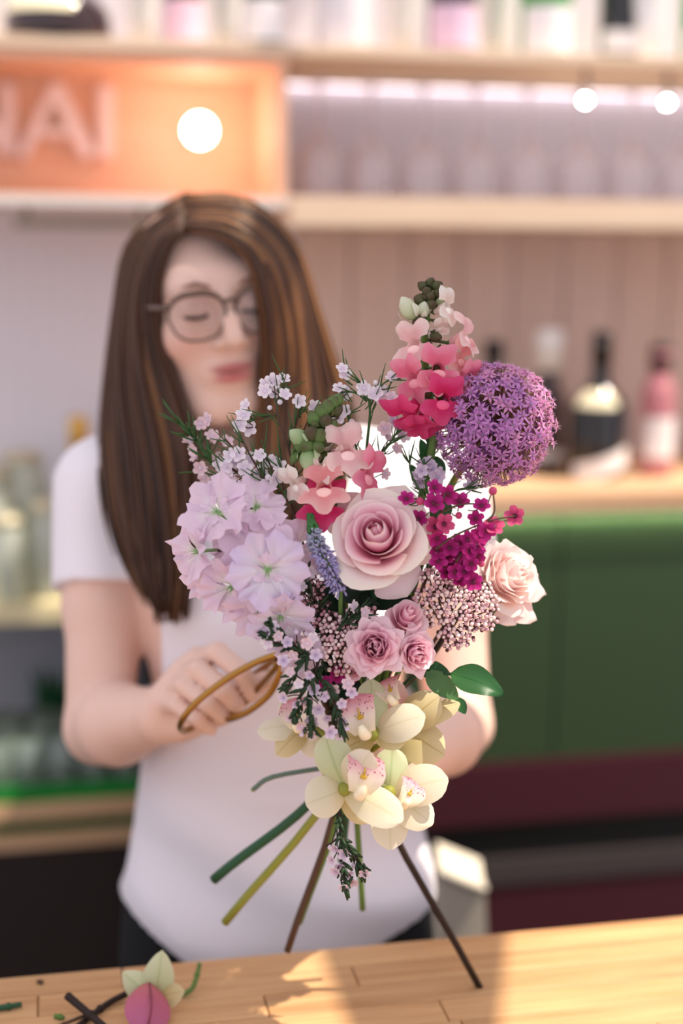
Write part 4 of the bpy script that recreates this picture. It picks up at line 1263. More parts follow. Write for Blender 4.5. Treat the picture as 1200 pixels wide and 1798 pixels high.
snapdragon('tall snapdragon, white at the tip and hot pink below, left of the allium',
    [(757, 800, D1 + .015), (752, 690, D1 + .012), (745, 620, D1 + .008), (750, 560, D1 + .004), (757, 505, D1)],
    [(781, 540, D1 - .006, (.75, .25, .5), .0135, SN_W, 0), (772, 572, D1, (.4, -.6, .6), .0095, SN_W, .2),
     (730, 606, D1 - .010, (-.5, .15, .8), .0165, SN_P, .1), (812, 592, D1 - .004, (.75, .35, .35), .0155, SN_P, -.2), (806, 628, D1 - .002, (.75, -.1, .6), .0140, SN_S, -.1),
     (728, 662, D1 - .010, (-.55, -.35, .7), .0165, SN_M, .2), (770, 647, D1 - .018, (.05, -.1, 1), .0165, SN_M, 0), (815, 662, D1 - .002, (.7, -.3, .5), .0145, SN_M, 0),
     (722, 722, D1 - .006, (-.45, -.75, .5), .0195, SN_H, .1), (778, 700, D1 - .016, (.15, -.2, 1), .0165, SN_H, -.1), (740, 742, D1 + .002, (-.1, -.9, .5), .0150, SN_H, .4)],
    [(757, 497, D1, (.3, .9, .3), .0048, .009, BUD_D), (768, 502, D1 - .003, (.8, .5, .4), .0045, .010, BUD_D), (742, 502, D1 - .002, (-.8, .6, .3), .0038, .009, BUD_D), (750, 512, D1 - .005, (-.2, .3, 1), .0042, .009, BUD_D), (770, 514, D1 - .004, (.5, -.2, .8), .0045, .009, BUD_D),
     (756, 520, D1 - .006, (.1, -.2, 1), .0042, .010, BUD_D), (738, 526, D1 - .004, (-.9, .3, .4), .0050, .011, BUD_D), (758, 534, D1 - .007, (.3, -.1, 1), .0042, .010, BUD_D),
     (718, 542, D1 - .004, (-.55, .85, .2), .0072, .021, BUD_W), (744, 543, D1 - .006, (.1, .8, .5), .0052, .013, BUD_W), (774, 522, D1 + .003, (.5, .85, .1), .0062, .018, BUD_GW),
     (738, 560, D1 - .004, (-.8, -.1, .5), .0038, .009, BUD_D), (734, 567, D1 - .002, (-.7, .1, .5), .0036, .011, BUD_D), (765, 592, D1 - .006, (.4, -.3, .8), .0046, .012, BUD_D), (778, 618, D1 - .004, (.5, -.4, .7), .0050, .012, BUD_D), (748, 690, D1 - .004, (.1, -.3, .9), .0046, .012, BUD_G), (752, 718, D1 - .004, (.1, -.3, .9), .0044, .012, BUD_G)],
    (525, 1620, 1.27), 5, M_STEM, .002, .004, .0034)
D2 = DB
snapdragon('shorter snapdragon with a green bud spike and peach blooms, above the large rose',
    [(600, 880, D2 + .02), (572, 800, D2 + .012), (556, 770, D2 + .006), (566, 730, D2 + .002), (588, 702, D2)],
    [(520, 848, D2 - .004, (-.7, -.35, .6), .0135, SN_W, .2), (606, 793, D2 - .004, (.35, .35, .85), .0190, SN_P, .1), (566, 822, D2 - .010, (-.35, .0, .9), .0105, SN_W, 1.4),
     (642, 832, D2 + .002, (.75, .0, .5), .0185, SN_M, -.3), (570, 858, D2 - .012, (-.1, .45, .9), .0185, SN_S, .05), (570, 888, D2 - .002, (-.1, .35, .9), .0185, SN_H, -.1), (596, 800, D2 + .006, (.6, -.4, .5), .0120, SN_P, .3), (612, 905, D2 + .012, (0, -.8, .5), .010, SN_H, .3)],
    [(592, 703, D2 - .002, (.7, .75, .2), .0052, .013, BUD_G), (584, 709, D2 - .004, (.5, .7, .5), .0052, .014, BUD_G), (575, 716, D2 - .006, (.2, .7, .7), .0058, .015, BUD_G), (566, 724, D2 - .006, (-.3, .7, .6), .0062, .016, BUD_G), (590, 722, D2 - .002, (.8, .4, .4), .0050, .013, BUD_D),
     (553, 736, D2 - .006, (-.5, .8, .4), .0060, .016, BUD_G), (572, 740, D2 - .008, (.2, .3, .9), .0058, .014, BUD_D), (580, 748, D2 - .004, (.7, .4, .5), .0056, .015, BUD_G),
     (527, 770, D2 - .005, (-.75, .6, .3), .0072, .020, BUD_GW), (548, 762, D2 - .009, (-.1, .3, .9), .0066, .016, BUD_D), (562, 765, D2 - .009, (.3, .3, .9), .0062, .015, BUD_G), (528, 782, D2 - .004, (-.6, .5, .5), .0060, .014, BUD_G), (572, 772, D2 - .005, (.5, .3, .7), .0060, .015, BUD_D),
     (540, 784, D2 - .008, (-.3, -.1, .9), .0062, .016, BUD_G), (558, 785, D2 - .008, (.2, -.2, .9), .0058, .015, BUD_G), (572, 768, D2, (.75, .6, .3), .0072, .022, BUD_W), (542, 806, D2 - .008, (-.2, -.9, .5), .0075, .019, BUD_GW), (520, 800, D2 - .002, (-.4, -.8, .4), .0040, .018, BUD_G)],
    None, 6, M_STEM, -.004, .004)

# ---------------------------------------------------------------- delphinium
DEL = petal_mat('delphinium_lilac', [(0, (226, 230, 206)), (.25, (242, 234, 234)), (.6, (236, 212, 230)), (1, (238, 216, 232))], .35, noise_amt=.25, nscale=60)
DEL2 = petal_mat('delphinium_lilac_blue', [(0, (222, 230, 206)), (.3, (238, 230, 238)), (1, (226, 208, 234))], .35, noise_amt=.25, nscale=60)
DGN = mat('delphinium_eye', (150, 186, 128), .5)
DD = DB - .025
t = thing('delphinium', 'pale lilac ruffled delphinium spike at the left of the bouquet', 'flower', C(450, 960, DD + .03), 'flowers of the bouquet')
dels = [(384, 900, 0, (-.45, .35, .85), .0270, 0), (348, 968, .010, (-.75, -.05, .65), .0235, .4), (452, 968, .004, (-.05, .35, .95), .0270, .2), (470, 1000, -.012, (.15, -.05, 1), .0285, .9), (450, 892, .014, (.3, .5, .8), .0230, .3),
        (408, 1030, .006, (-.35, -.35, .85), .0250, .7), (452, 1066, .006, (-.15, -.6, .8), .0230, .1), (492, 1080, .004, (.2, -.6, .8), .0260, .6), (520, 962, .026, (.5, .3, .7), .0210, 1.1), (418, 950, .026, (-.4, .3, .8), .0220, .5), (366, 1015, .022, (-.5, -.3, .7), .0170, .2), (524, 1140, .026, (.2, -.5, .8), .0190, .2)]
for i, (px, py, dz, ax, r, rl) in enumerate(dels):
    M = frame(C(px, py, DD + dz), camdir(*ax), rl)
    eye = MB()
    for k in range(5):
        g = k * 1.2566
        eye.tube([(0, 0, -r * .1), (math.cos(g) * r * .10, math.sin(g) * r * .10, r * .25)], [r * .035, r * .012], 5)
    eye.ball((0, 0, -.05 * r), r * .12, 8, 6)
    eye.tube([(0, 0, -r * .1), (0, 0, -r * .75)], r * .06, 6)
    eye.v = [tuple(WM[t.name] @ (M @ Vector(q))) for q in eye.v]
    fl = part('floret', eye, DGN, t, 'green eye of the floret')
    rr = random.Random(i + 70)
    for layer, np_, sc in ((0, 5, 1.04), (1, 3, .46)):
        for k in range(np_):
            g0 = k * 2 * math.pi / np_ + layer * .5 + rr.uniform(-.12, .12); kk = rr.uniform(0, 6.28); R_ = r * sc * rr.uniform(.92, 1.08); cup = .62 - .1 * layer + rr.uniform(-.25, .30)
            def fn(u, v):
                a = g0 + u * 1.02 * (.35 + .75 * v - .25 * v * v)
                e = 1 - .12 * abs(u) ** 2.5 + .09 * math.sin(8 * u + kk) * v + .05 * math.sin(17 * u + kk)
                rho = R_ * (.06 + .94 * v * e)
                z = R_ * (cup * v * (1 - .45 * v) + layer * .12 - .16 * abs(u) * v + .05 * math.cos(14 * u) * v + .15 * math.sin(4 * u + kk) * v * v + .09 * math.sin(11 * u + 2 * kk) * v * v * v) - (.04 * R_ * (k % 2))
                return M @ Vector((rho * math.cos(a), rho * math.sin(a), z))
            mb = MB().grid(fn, 12, 7)
            mb.v = [tuple(WM[t.name] @ Vector(q)) for q in mb.v]
            put('petal', mb.mesh('petal', DEL2 if i in (3, 7) and layer == 0 else DEL), fl)
mb = stem_to_bind(MB(), C(400, 880, DD + .05), C(505, 1670, 1.27), .0028, .0032, C(470, 1030, DD + .06), -.010, .004)
for (px, py, dz, ax, r, rl) in dels:
    M = frame(C(px, py, DD + dz), camdir(*ax), rl)
    q = M @ Vector((0, 0, -r * .75)); nr = C(435 + (py - 950) * .25, py + 20, DD + .052)
    mb.tube([q, nr], .0010, 6)
part('stem', mb, M_TWIG, t, world=True)

# ---------------------------------------------------------------- cymbidium orchids
OC = petal_mat('orchid_cream', [(0, (212, 200, 158)), (.4, (228, 222, 196)), (1, (236, 230, 210))], .3, u_stops=[(0, (255, 255, 255)), (.46, (250, 250, 246)), (.5, (236, 238, 222)), (.54, (250, 250, 246)), (1, (255, 255, 255))])
OG = petal_mat('orchid_green', [(0, (206, 206, 164)), (.4, (206, 216, 178)), (1, (224, 228, 196))], .3, u_stops=[(0, (255, 255, 255)), (.44, (246, 250, 240)), (.5, (220, 230, 206)), (.56, (246, 250, 240)), (1, (255, 255, 255))])
OY = petal_mat('orchid_olive', [(0, (190, 172, 116)), (.5, (212, 198, 150)), (1, (226, 214, 174))], .35, u_stops=[(0, (255, 255, 255)), (.47, (250, 248, 240)), (.5, (222, 206, 176)), (.53, (250, 248, 240)), (1, (255, 255, 255))])
OLIP = petal_mat('orchid_lip', [(0, (240, 232, 206)), (.4, (246, 232, 220)), (.62, (243, 198, 202)), (1, (226, 138, 166))], .3)
nt, N, L, p = nodes(OLIP)
vo = N.new('ShaderNodeTexVoronoi'); vo.inputs['Scale'].default_value = 11
uvn = N.new('ShaderNodeUVMap'); L.new(uvn.outputs[0], vo.inputs['Vector'])
lt = N.new('ShaderNodeMath'); lt.operation = 'LESS_THAN'; lt.inputs[1].default_value = .27; L.new(vo.outputs['Distance'], lt.inputs[0])
spx = N.new('ShaderNodeSeparateXYZ'); L.new(uvn.outputs[0], spx.inputs[0])
gt = N.new('ShaderNodeMath'); gt.operation = 'GREATER_THAN'; gt.inputs[1].default_value = .42; L.new(spx.outputs['Y'], gt.inputs[0])
mu = N.new('ShaderNodeMath'); mu.operation = 'MULTIPLY'; L.new(lt.outputs[0], mu.inputs[0]); L.new(gt.outputs[0], mu.inputs[1])
mxs = N.new('ShaderNodeMixRGB'); L.new(mu.outputs[0], mxs.inputs[0]); mxs.inputs[2].default_value = lin((150, 50, 80))
srcs = p.inputs['Base Color'].links[0].from_socket
L.new(srcs, mxs.inputs[1]); L.new(mxs.outputs[0], p.inputs['Base Color'])
OCOL = mat('orchid_column', (244, 232, 200), .4)
OCAL = mat('orchid_callus', (206, 166, 60), .5)
t_or = thing('orchid_spray', 'spray of cream green cymbidium orchids with pink lips, bottom of the bouquet', 'orchid', C(640, 1340, DB + .03), 'flowers of the bouquet')
def orchid(cen, tepals, lip_c, lip_ax, lip_roll, lip_s, has_lip=True):
    c = C(*cen)
    mb = MB().ball(c, .006, 10, 8)
    mb.tube([c, c.lerp(C(640, 1330, DB + .06), .5), C(640, 1325, DB + .06)], [.003, .0024, .003], 8)
    bl = part('bloom', mb, M_STEM_Y, t_or, world=True)
    inv = WM[t_or.name]
    for (tx, ty, tdz, w, m, nrm, bend, cup) in tepals:
        tip = C(tx, ty, cen[2] + tdz); base = c.lerp(tip, .06)
        ax = tip - base; ln = ax.length; a = ax.normalized(); n_ = camdir(*nrm); n_ = (n_ - a * n_.dot(a)).normalized(); s = a.cross(n_)
        def fn(u, v):
            ww = w * (.16 + .84 * math.sin(math.pi * min(1, (.10 + .78 * v))) ** .9) * (1 if v < .80 else math.sqrt(max(0, 1 - ((v - .80) / .205) ** 2)))
            z = bend * ln * math.sin(math.pi * v * .9) - cup * ww * u * u + .04 * w * math.sin(6 * v + 3 * u)
            return inv @ (base + a * ln * v + s * u * ww + n_ * z)
        put('petal', MB().grid(fn, 8, 12).mesh('petal', m), bl)
    if has_lip:
        lip_s *= 1.3
        M = inv @ frame(C(*lip_c), camdir(*lip_ax), lip_roll, lip_s)
        # trough with raised side lobes and a ruffled front lobe
        def fl(u, v):
            wid = .42 + .30 * math.sin(math.pi * v ** 1.1) + (.12 if v > .7 else 0) * math.sin((v - .7) / .3 * math.pi)
            x = u * wid * (1 if v < .85 else math.sqrt(max(0.02, 1 - ((v - .85) / .152) ** 2)))
            y = .55 - 1.5 * v
            side = abs(u) ** 2 * (.55 * math.sin(math.pi * min(1, v * 1.25)) if v < .8 else 0)
            z = .10 + side + .18 * v - (max(0, v - .62) ** 2) * 4.2 + .05 * math.sin(9 * u + 5 * v) * v
            return M @ Vector((x, y, z))
        put('lip', MB().grid(fl, 12, 14).mesh('lip', OLIP), bl)
        cm = MB().tube([M @ Vector(q) for q in ((0, .60, -.05), (0, .62, .25), (0, .45, .50), (0, .25, .58))], [.22 * lip_s, .22 * lip_s, .19 * lip_s, .11 * lip_s], 12)
        put('column', cm.mesh('column', OCOL), bl)
        cl = MB().ball(M @ Vector((-.05, -.05, .24)), .085 * lip_s, 8, 6, (1, 1, 1)).ball(M @ Vector((.05, -.05, .24)), .085 * lip_s, 8, 6, (1, 1, 1)).tube([M @ Vector((0, -.10, .24)), M @ Vector((0, -.42, .26))], [.055 * lip_s, .02 * lip_s], 6)
        put('callus', cl.mesh('callus', OCAL), bl)
F0 = (0, 0, 1)
orchid((606, 1385, DB - .010), [(572, 1290, -.004, .0155, OG, (-.3, .2, 1), .10, .3), (652, 1318, -.022, .0140, OC, (.1, .3, 1), .12, .3), (537, 1412, -.006, .0165, OC, (-.2, 0, 1), .08, .2), (708, 1442, -.016, .0150, OC, (.2, .2, 1), .10, .2), (650, 1445, .006, .0120, OY, (0, .2, 1), .0, .3)],
       (636, 1366, DB - .026), (.18, .12, 1), -.22 + math.pi, .0160)
orchid((655, 1288, DB + .004), [(652, 1192, .008, .0130, OG, (0, -.1, 1), .05, .3), (748, 1256, -.012, .0150, OC, (.2, .5, 1), .12, .2), (592, 1250, .014, .0130, OY, (-.3, .2, 1), .08, .3), (712, 1305, -.006, .0090, OY, (.2, .6, .8), .05, .4), (600, 1318, .012, .0120, OY, (-.2, .2, 1), .03, .3)],
       (636, 1262, DB - .014), (-.25, .15, 1), .30 + math.pi, .0160)
orchid((683, 1392, DB + .010), [(788, 1368, -.008, .0165, OC, (.1, .4, 1), .10, .2), (760, 1448, -.004, .0150, OC, (.3, .3, 1), .10, .3), (690, 1312, .006, .0140, OG, (0, -.1, 1), .06, .3), (686, 1492, -.004, .0150, OC, (0, .2, 1), .06, .2), (640, 1350, .01, .012, OG, (-.3, 0, 1), .06, .2)],
       (716, 1396, DB - .004), (.35, .25, 1), -.55 + math.pi, .0115)
orchid((700, 1280, DB + .026), [(780, 1326, .004, .0185, OY, (.2, .4, 1), .10, .3), (772, 1222, -.004, .0150, OY, (.1, .3, 1), .16, .4), (808, 1236, .006, .0100, OY, (.2, .6, .8), .12, .4), (716, 1344, .0, .0140, OG, (.1, .2, 1), .04, .3), (690, 1190, .012, .0110, SN_P[0], (0, .1, 1), .04, .3)], (690, 1215, DB + .012), (-.5, .3, .8), .4 + math.pi, .0115)
orchid((540, 1272, DB + .050), [(452, 1283, .012, .0120, OC, (0, .7, .8), .06, .3), (486, 1326, .0, .0110, OY, (0, .5, .9), .10, .3), (492, 1232, .006, .0105, OG, (-.5, 0, .9), .06, .3), (560, 1330, .0, .0120, OC, (0, .3, 1), .04, .3)], (523, 1258, DB + .036), (-.3, .2, 1), .2 + math.pi, .0130)
mb = MB(); stem_to_bind(mb, C(640, 1250, DB + .06), C(600, 1512, 1.26), .0034, .0034, None, 0, .006)
part('stem', mb, M_STEM_D, t_or, world=True)

# ---------------------------------------------------------------- waxflower sprigs and their kin
def floret_mesh(name, mp, mc, r, np_=5, cup=.25, seed=1):
    mb = MB(); rr = random.Random(seed)
    for k in range(np_):
        g = k * 2 * math.pi / np_; c, s = math.cos(g), math.sin(g)
        def fn(u, v):
            w = r * .43 * (math.sin(math.pi * (.16 + .74 * v)) ** .6)
            x, y = r * (.20 + .80 * v), u * w
            return (x * c - y * s, x * s + y * c, r * (cup * v + .10 * u * u))
        mb.grid(fn, 3, 3)
    n0 = len(mb.f)
    mb.lathe([(r * .10, -r * .55), (r * .24, -r * .35), (r * .27, .0), (r * .23, r * .09), (0.0, r * .03)], 10, cap=False)
    me = mb.mesh(name, [mp, mc])
    for i, q in enumerate(me.polygons):
        q.material_index = 0 if i < n0 else 1
    return me
WX = petal_mat('wax_white', [(0, (232, 214, 226)), (.5, (242, 230, 238)), (1, (246, 238, 240))], .3)
WXP = petal_mat('wax_pinkish', [(0, (228, 196, 206)), (1, (240, 218, 222))], .3)
WXL = petal_mat('wax_lilac', [(0, (212, 192, 218)), (1, (234, 218, 234))], .3)
WXM = petal_mat('wax_magenta', [(0, (150, 22, 92)), (.5, (176, 30, 118)), (1, (196, 52, 140))], .3)
WXM2 = petal_mat('wax_rose', [(0, (196, 60, 110)), (1, (222, 96, 140))], .3)
CEN_L = mat('wax_centre_lilac', (216, 200, 218), .5); CEN_D = mat('wax_centre_dark', (92, 20, 52), .5); CEN_G = mat('wax_centre_green', (170, 150, 176), .5)
FM = {'white': [floret_mesh('floret', WX, CEN_L, 1, seed=1)], 'pinkish': [floret_mesh('floret', WXP, CEN_L, 1)], 'lilac': [floret_mesh('floret', WXL, CEN_G, 1)], 'magenta': [floret_mesh('floret', WXM, CEN_D, 1, cup=.15)], 'rose': [floret_mesh('floret', WXM2, CEN_D, 1)]}
budm = {'white': MB().ball((0, 0, 0), 1, 8, 6, uv=(.5, .9)).mesh('bud', WX), 'lilac': MB().ball((0, 0, 0), 1, 8, 6, uv=(.5, .9)).mesh('bud', WXL), 'pinkish': MB().ball((0, 0, 0), 1, 8, 6, uv=(.5, .9)).mesh('bud', WXP), 'magenta': MB().ball((0, 0, 0), 1, 8, 6, uv=(.5, .6)).mesh('bud', WXM2)}
budm['rose'] = budm['magenta']
def sprig(label, path, florets, kind='white', r=.0052, needles=30, nlen=(.012, .022), nmat=None, twig=None, buds=(), d=DB, seed=1, down=False, name='waxflower_sprig', group='waxflower sprigs in the bouquet', nw=.0006, spread=.9, to_bind=True, ox=0.0, branch=None, nspan=1.0):
    rr = random.Random(seed)
    pts = [C(*q) if len(q) == 3 else C(q[0], q[1], d) for q in path]
    root = pts[-1]
    t = thing(name, label, 'flower', root, group)
    main = spline(pts, 24)
    tw = MB()
    if to_bind:
        full = spline(pts + [BIND + RGT * ox - FWD * .004], 34)
        tw.tube(full, [.0007 + .0009 * i / 34 for i in range(35)], 6)
    else:
        tw.tube(main, [.0008 + .0007 * i / 24 for i in range(25)], 6)
    brs = []
    for b in (branch or []):
        bp_ = spline([C(*q) if len(q) == 3 else C(q[0], q[1], d) for q in b], 12)
        tw.tube(bp_, [.0006 + .0004 * i / 12 for i in range(13)], 5); brs.append(bp_)
    allp = main + [q for b in brs for q in b]
    ctr = sum(pts, Vector()) / len(pts)
    def attach(p, r_):
        cand = sorted(allp, key=lambda s: (s - p).length + (.010 if (s - p).length < .006 else 0) + max(0, (p - root).length - (s - root).length) * .0)[0]
        base = cand + (root - cand).normalized() * min(.008, (root - cand).length)
        tw.tube(spline([p, p.lerp(base, .5) + (root - p).normalized() * .002, base], 5), [.0005] * 6, 5, False)
    for f in florets:
        p = C(f[0], f[1], (f[2] if len(f) > 2 and f[2] else d + rr.uniform(-.006, .006)))
        k = f[3] if len(f) > 3 else kind
        ax = (camdir(rr.gauss(0, .45), rr.gauss(.15 if not down else -.5, .4), 1) + (p - ctr).normalized() * .35).normalized()
        s_ = r * rr.uniform(.85, 1.15)
        put('floret', FM[k][0], t, Matrix.Translation(-root) @ frame(p, ax, rr.uniform(0, 6), s_))
        attach(p - ax * s_ * .5, s_)
    for f in buds:
        p = C(f[0], f[1], d + rr.uniform(-.004, .004)); s_ = r * rr.uniform(.34, .44)
        put('bud', budm[kind], t, Matrix.Translation(p - root) @ Matrix.Scale(s_, 4)); attach(p, s_)
    part('twigs', tw, twig or M_TWIG, t, world=True)
    if needles:
        nm = MB()
        for i in range(needles):
            q = allp[rr.randrange(int(len(allp) * nspan))]
            i0 = allp.index(q); dr = (allp[max(0, i0 - 1)] - q)
            dr = dr.normalized() if dr.length > 1e-6 else UPV.copy()
            if down:
                dr = dr
            v = (dr + Vector((rr.gauss(0, 1), rr.gauss(0, 1), rr.gauss(0, 1))).normalized() * spread).normalized()
            ln = rr.uniform(*nlen)
            mid = q + v * ln * .5 + dr * ln * .08; tip = q + v * ln + dr * ln * .25
            nm.tube([q, mid, tip], [nw * .8, nw, nw * .4], 4)
        part('needle_leaves', nm, nmat or M_NEEDLE, t, kind='stuff', world=True)
    return t
sprig('blurred waxflower sprig at the far left, in front of the dark hair', [(312, 738, DB + .06), (345, 775, DB + .06), (372, 815, DB + .055), (430, 880, DB + .05), (520, 1020, DB + .05)],
      [(352, 744), (340, 790), (343, 803), (334, 775), (380, 768), (398, 776), (372, 765), (352, 822), (360, 838), (383, 808), (365, 738)], 'pinkish', .0062, 46, (.012, .02), None, M_NEEDLE, (), DB + .06, 1, branch=[[(314, 830), (360, 830), (400, 850)]], nspan=.6, nw=.0009)
sprig('waxflower sprig with the highest white florets under the mouth', [(500, 668), (486, 720), (505, 780), (525, 850, DB + .02), (560, 940, DB + .04)],
      [(466, 674), (466, 687), (498, 666), (480, 690), (500, 693), (432, 712), (428, 730), (420, 746), (438, 752), (526, 704), (552, 716), (480, 668)], 'white', .0060, 46, (.010, .02), None, None, [(488, 680), (492, 706), (474, 716), (470, 664)], DB + .012, 2,
      branch=[[(436, 735), (460, 734), (486, 728)], [(495, 680), (488, 710), (486, 725)], [(526, 712), (520, 745), (508, 775)], [(552, 720), (536, 750), (515, 800)]], nspan=1)
sprig('waxflower sprig of white florets above the lilac delphinium', [(395, 770), (430, 810), (470, 850, DB + .01), (520, 910, DB + .03)],
      [(404, 800), (396, 820), (410, 834), (402, 826), (386, 818), (430, 822), (438, 808), (466, 812), (478, 810), (490, 818), (455, 832), (484, 838), (436, 838), (438, 850), (402, 846), (420, 798), (412, 812), (456, 800)], 'white', .0062, 60, (.012, .024), None, None, [(455, 820), (471, 838), (478, 848)], DB + .004, 3,
      branch=[[(425, 770), (440, 800), (470, 850)], [(378, 800), (420, 830), (470, 855)], [(492, 800), (500, 840), (500, 890)], [(460, 790), (482, 830), (505, 880)]])
sprig('fine waxflower sprig rising beside the peach snapdragon', [(606, 650), (640, 680), (650, 720), (645, 780, DB + .03), (640, 860, DB + .05)],
      [(601, 648), (604, 655), (595, 682), (605, 690), (640, 682), (662, 690), (672, 686), (668, 700), (690, 662), (688, 698), (608, 722), (597, 734), (620, 748), (656, 694)], 'white', .0060, 36, (.010, .018), None, M_NEEDLE, [(660, 672), (605, 680), (598, 755)], DB + .022, 4,
      branch=[[(690, 662), (668, 680), (650, 715)], [(598, 688), (625, 690), (645, 705)], [(610, 728), (618, 760), (630, 800)]])
sprig('small waxflower sprig against the white shirt, below the pink snapdragon', [(700, 755), (680, 785), (655, 815, DB + .04), (640, 880, DB + .05)],
      [(676, 752, 0, 'pinkish'), (692, 742, 0, 'lilac'), (700, 752, 0, 'lilac'), (697, 788, 0, 'pinkish'), (683, 770, 0, 'pinkish'), (676, 832, 0, 'pinkish'), (708, 765, 0, 'white')], 'white', .0056, 26, (.010, .016), None, M_NEEDLE, (), DB + .035, 5)
sprig('waxflower sprig between the large rose and the allium', [(745, 805), (748, 850), (757, 900, DB + .03), (740, 1000, DB + .05)],
      [(752, 812), (760, 824), (740, 826), (736, 836), (738, 848), (770, 830), (744, 815), (828, 855), (768, 838)], 'lilac', .0060, 30, (.010, .02), None, M_NEEDLE, (), DB + .02, 6, branch=[[(720, 800), (722, 830), (742, 870)], [(826, 856), (800, 862), (760, 890)]])
sprig('magenta waxflower spray right of the large rose', [(790, 850), (778, 880), (770, 930, DB + .01), (755, 1000, DB + .04)],
      [(714, 876), (763, 856), (762, 884), (788, 868), (735, 911), (846, 888), (836, 911), (856, 932), (868, 925, 0, 'rose'), (905, 906, 0, 'rose'), (765, 925, 0, 'rose'), (780, 920, 0, 'rose'), (808, 880), (768, 945)], 'magenta', .0078, 8, (.008, .014), None, M_TWIG, [(738, 880), (866, 862), (806, 905), (752, 945)], DB - .022, 7,
      branch=[[(714, 876), (740, 878), (768, 900)], [(905, 906), (860, 915), (800, 940), (765, 965)], [(850, 885), (810, 886), (775, 900)], [(866, 862), (868, 900), (850, 918)]], nspan=.5)
mag2 = [(772 + R4.uniform(-12, 12), 950 + i * 5 + R4.uniform(-6, 6)) for i in range(4)]
rrm = random.Random(19)
clus = [(768, 968), (790, 962), (806, 955), (822, 948), (836, 958), (786, 978), (806, 972), (824, 968), (838, 976), (792, 992), (812, 988), (828, 990), (800, 1004), (816, 1004), (784, 1006), (806, 1018), (824, 1014), (832, 1022), (770, 985), (845, 940)]
sprig('dense magenta waxflower cluster left of the blush rose', [(815, 965), (800, 990), (780, 1030, DB + .02), (730, 1080, DB + .05)],
      clus, 'magenta', .0075, 0, twig=M_TWIG, buds=[(846, 990), (776, 955)], d=DB - .012, seed=8)
low = [(466, 1112), (480, 1100), (490, 1118), (505, 1128), (470, 1128), (515, 1150), (498, 1160), (530, 1170), (512, 1180), (545, 1185), (525, 1200), (505, 1205), (550, 1210), (570, 1222), (540, 1230), (520, 1235), (560, 1245), (585, 1210), (575, 1260), (548, 1265), (530, 1275), (600, 1235), (512, 1260), (548, 1290), (580, 1285), (555, 1150), (540, 1130), (600, 1265), (498, 1225), (612, 1200), (598, 1290), (618, 1215)]
sprig('loose lilac waxflower sprig beside the scissor handles', [(455, 1110), (490, 1130), (530, 1150, DB - .01), (580, 1170, DB + .02)],
      [(q[0], q[1], 0, ('lilac', 'white', 'pinkish')[(i * 7) % 3]) for i, q in enumerate(low[:13] + [(550, 1120)])], 'lilac', .0048, 60, (.005, .011), M_NEEDLE_D, M_TWIG_D, [(475, 1135), (520, 1110)], DB - .028, 9, nw=.0016, branch=[[(500, 1215), (520, 1180), (540, 1150)], [(470, 1095), (500, 1115), (530, 1145)]])
sprig('lilac waxflower sprig hanging over the orchids at left', [(548, 1288), (545, 1240), (550, 1190, DB - .01), (580, 1150, DB + .02)],
      [(q[0], q[1], 0, ('lilac', 'lilac', 'pinkish')[(i * 5) % 3]) for i, q in enumerate(low[13:])], 'lilac', .0050, 90, (.005, .012), M_NEEDLE_D, M_TWIG_D, [(530, 1290), (610, 1280)], DB - .030, 10, nw=.0017, down=True, branch=[[(605, 1290), (590, 1240), (570, 1195)], [(515, 1270), (525, 1225), (550, 1185)]])
sprig('lilac waxflower sprig between the delphinium and the small roses', [(530, 1000), (545, 1040), (565, 1080, DB + .01), (590, 1130, DB + .03)],
      [(524, 1005), (536, 1015), (520, 1018), (545, 1005), (530, 1030), (640, 1075, 0, 'pinkish'), (650, 1085, 0, 'pinkish'), (620, 1065), (520, 1092, 0, 'pinkish'), (562, 1000, 0, 'pinkish'), (545, 1112)], 'white', .0050, 46, (.010, .018), M_NEEDLE_D, M_TWIG_D, (), DB - .008, 11, nw=.0012, branch=[[(640, 1070), (615, 1085), (590, 1110)]])
sprig('drooping waxflower sprig hanging below the orchids', [(606, 1560), (604, 1510), (598, 1460), (596, 1420, DB + .02)],
      [(590, 1490), (605, 1500), (598, 1520), (612, 1535), (583, 1510), (618, 1548), (640, 1532), (604, 1556), (590, 1530)], 'lilac', .0052, 56, (.005, .011), M_NEEDLE_D, M_TWIG_D, [(580, 1488), (622, 1520)], DB + .012, 12, nw=.0018, down=True, to_bind=False,
      branch=[[(642, 1530), (622, 1505), (602, 1470)], [(572, 1486), (585, 1478), (600, 1465)]], nspan=.75)
sprig('deep magenta waxflower pair deep among the stems', [(590, 1180), (600, 1200), (610, 1240, DB + .05)],
      [(593, 1185), (612, 1190), (570, 1200), (580, 1170)], 'magenta', .0066, 14, (.010, .016), M_NEEDLE_D, M_TWIG_D, (), DB + .018, 13)

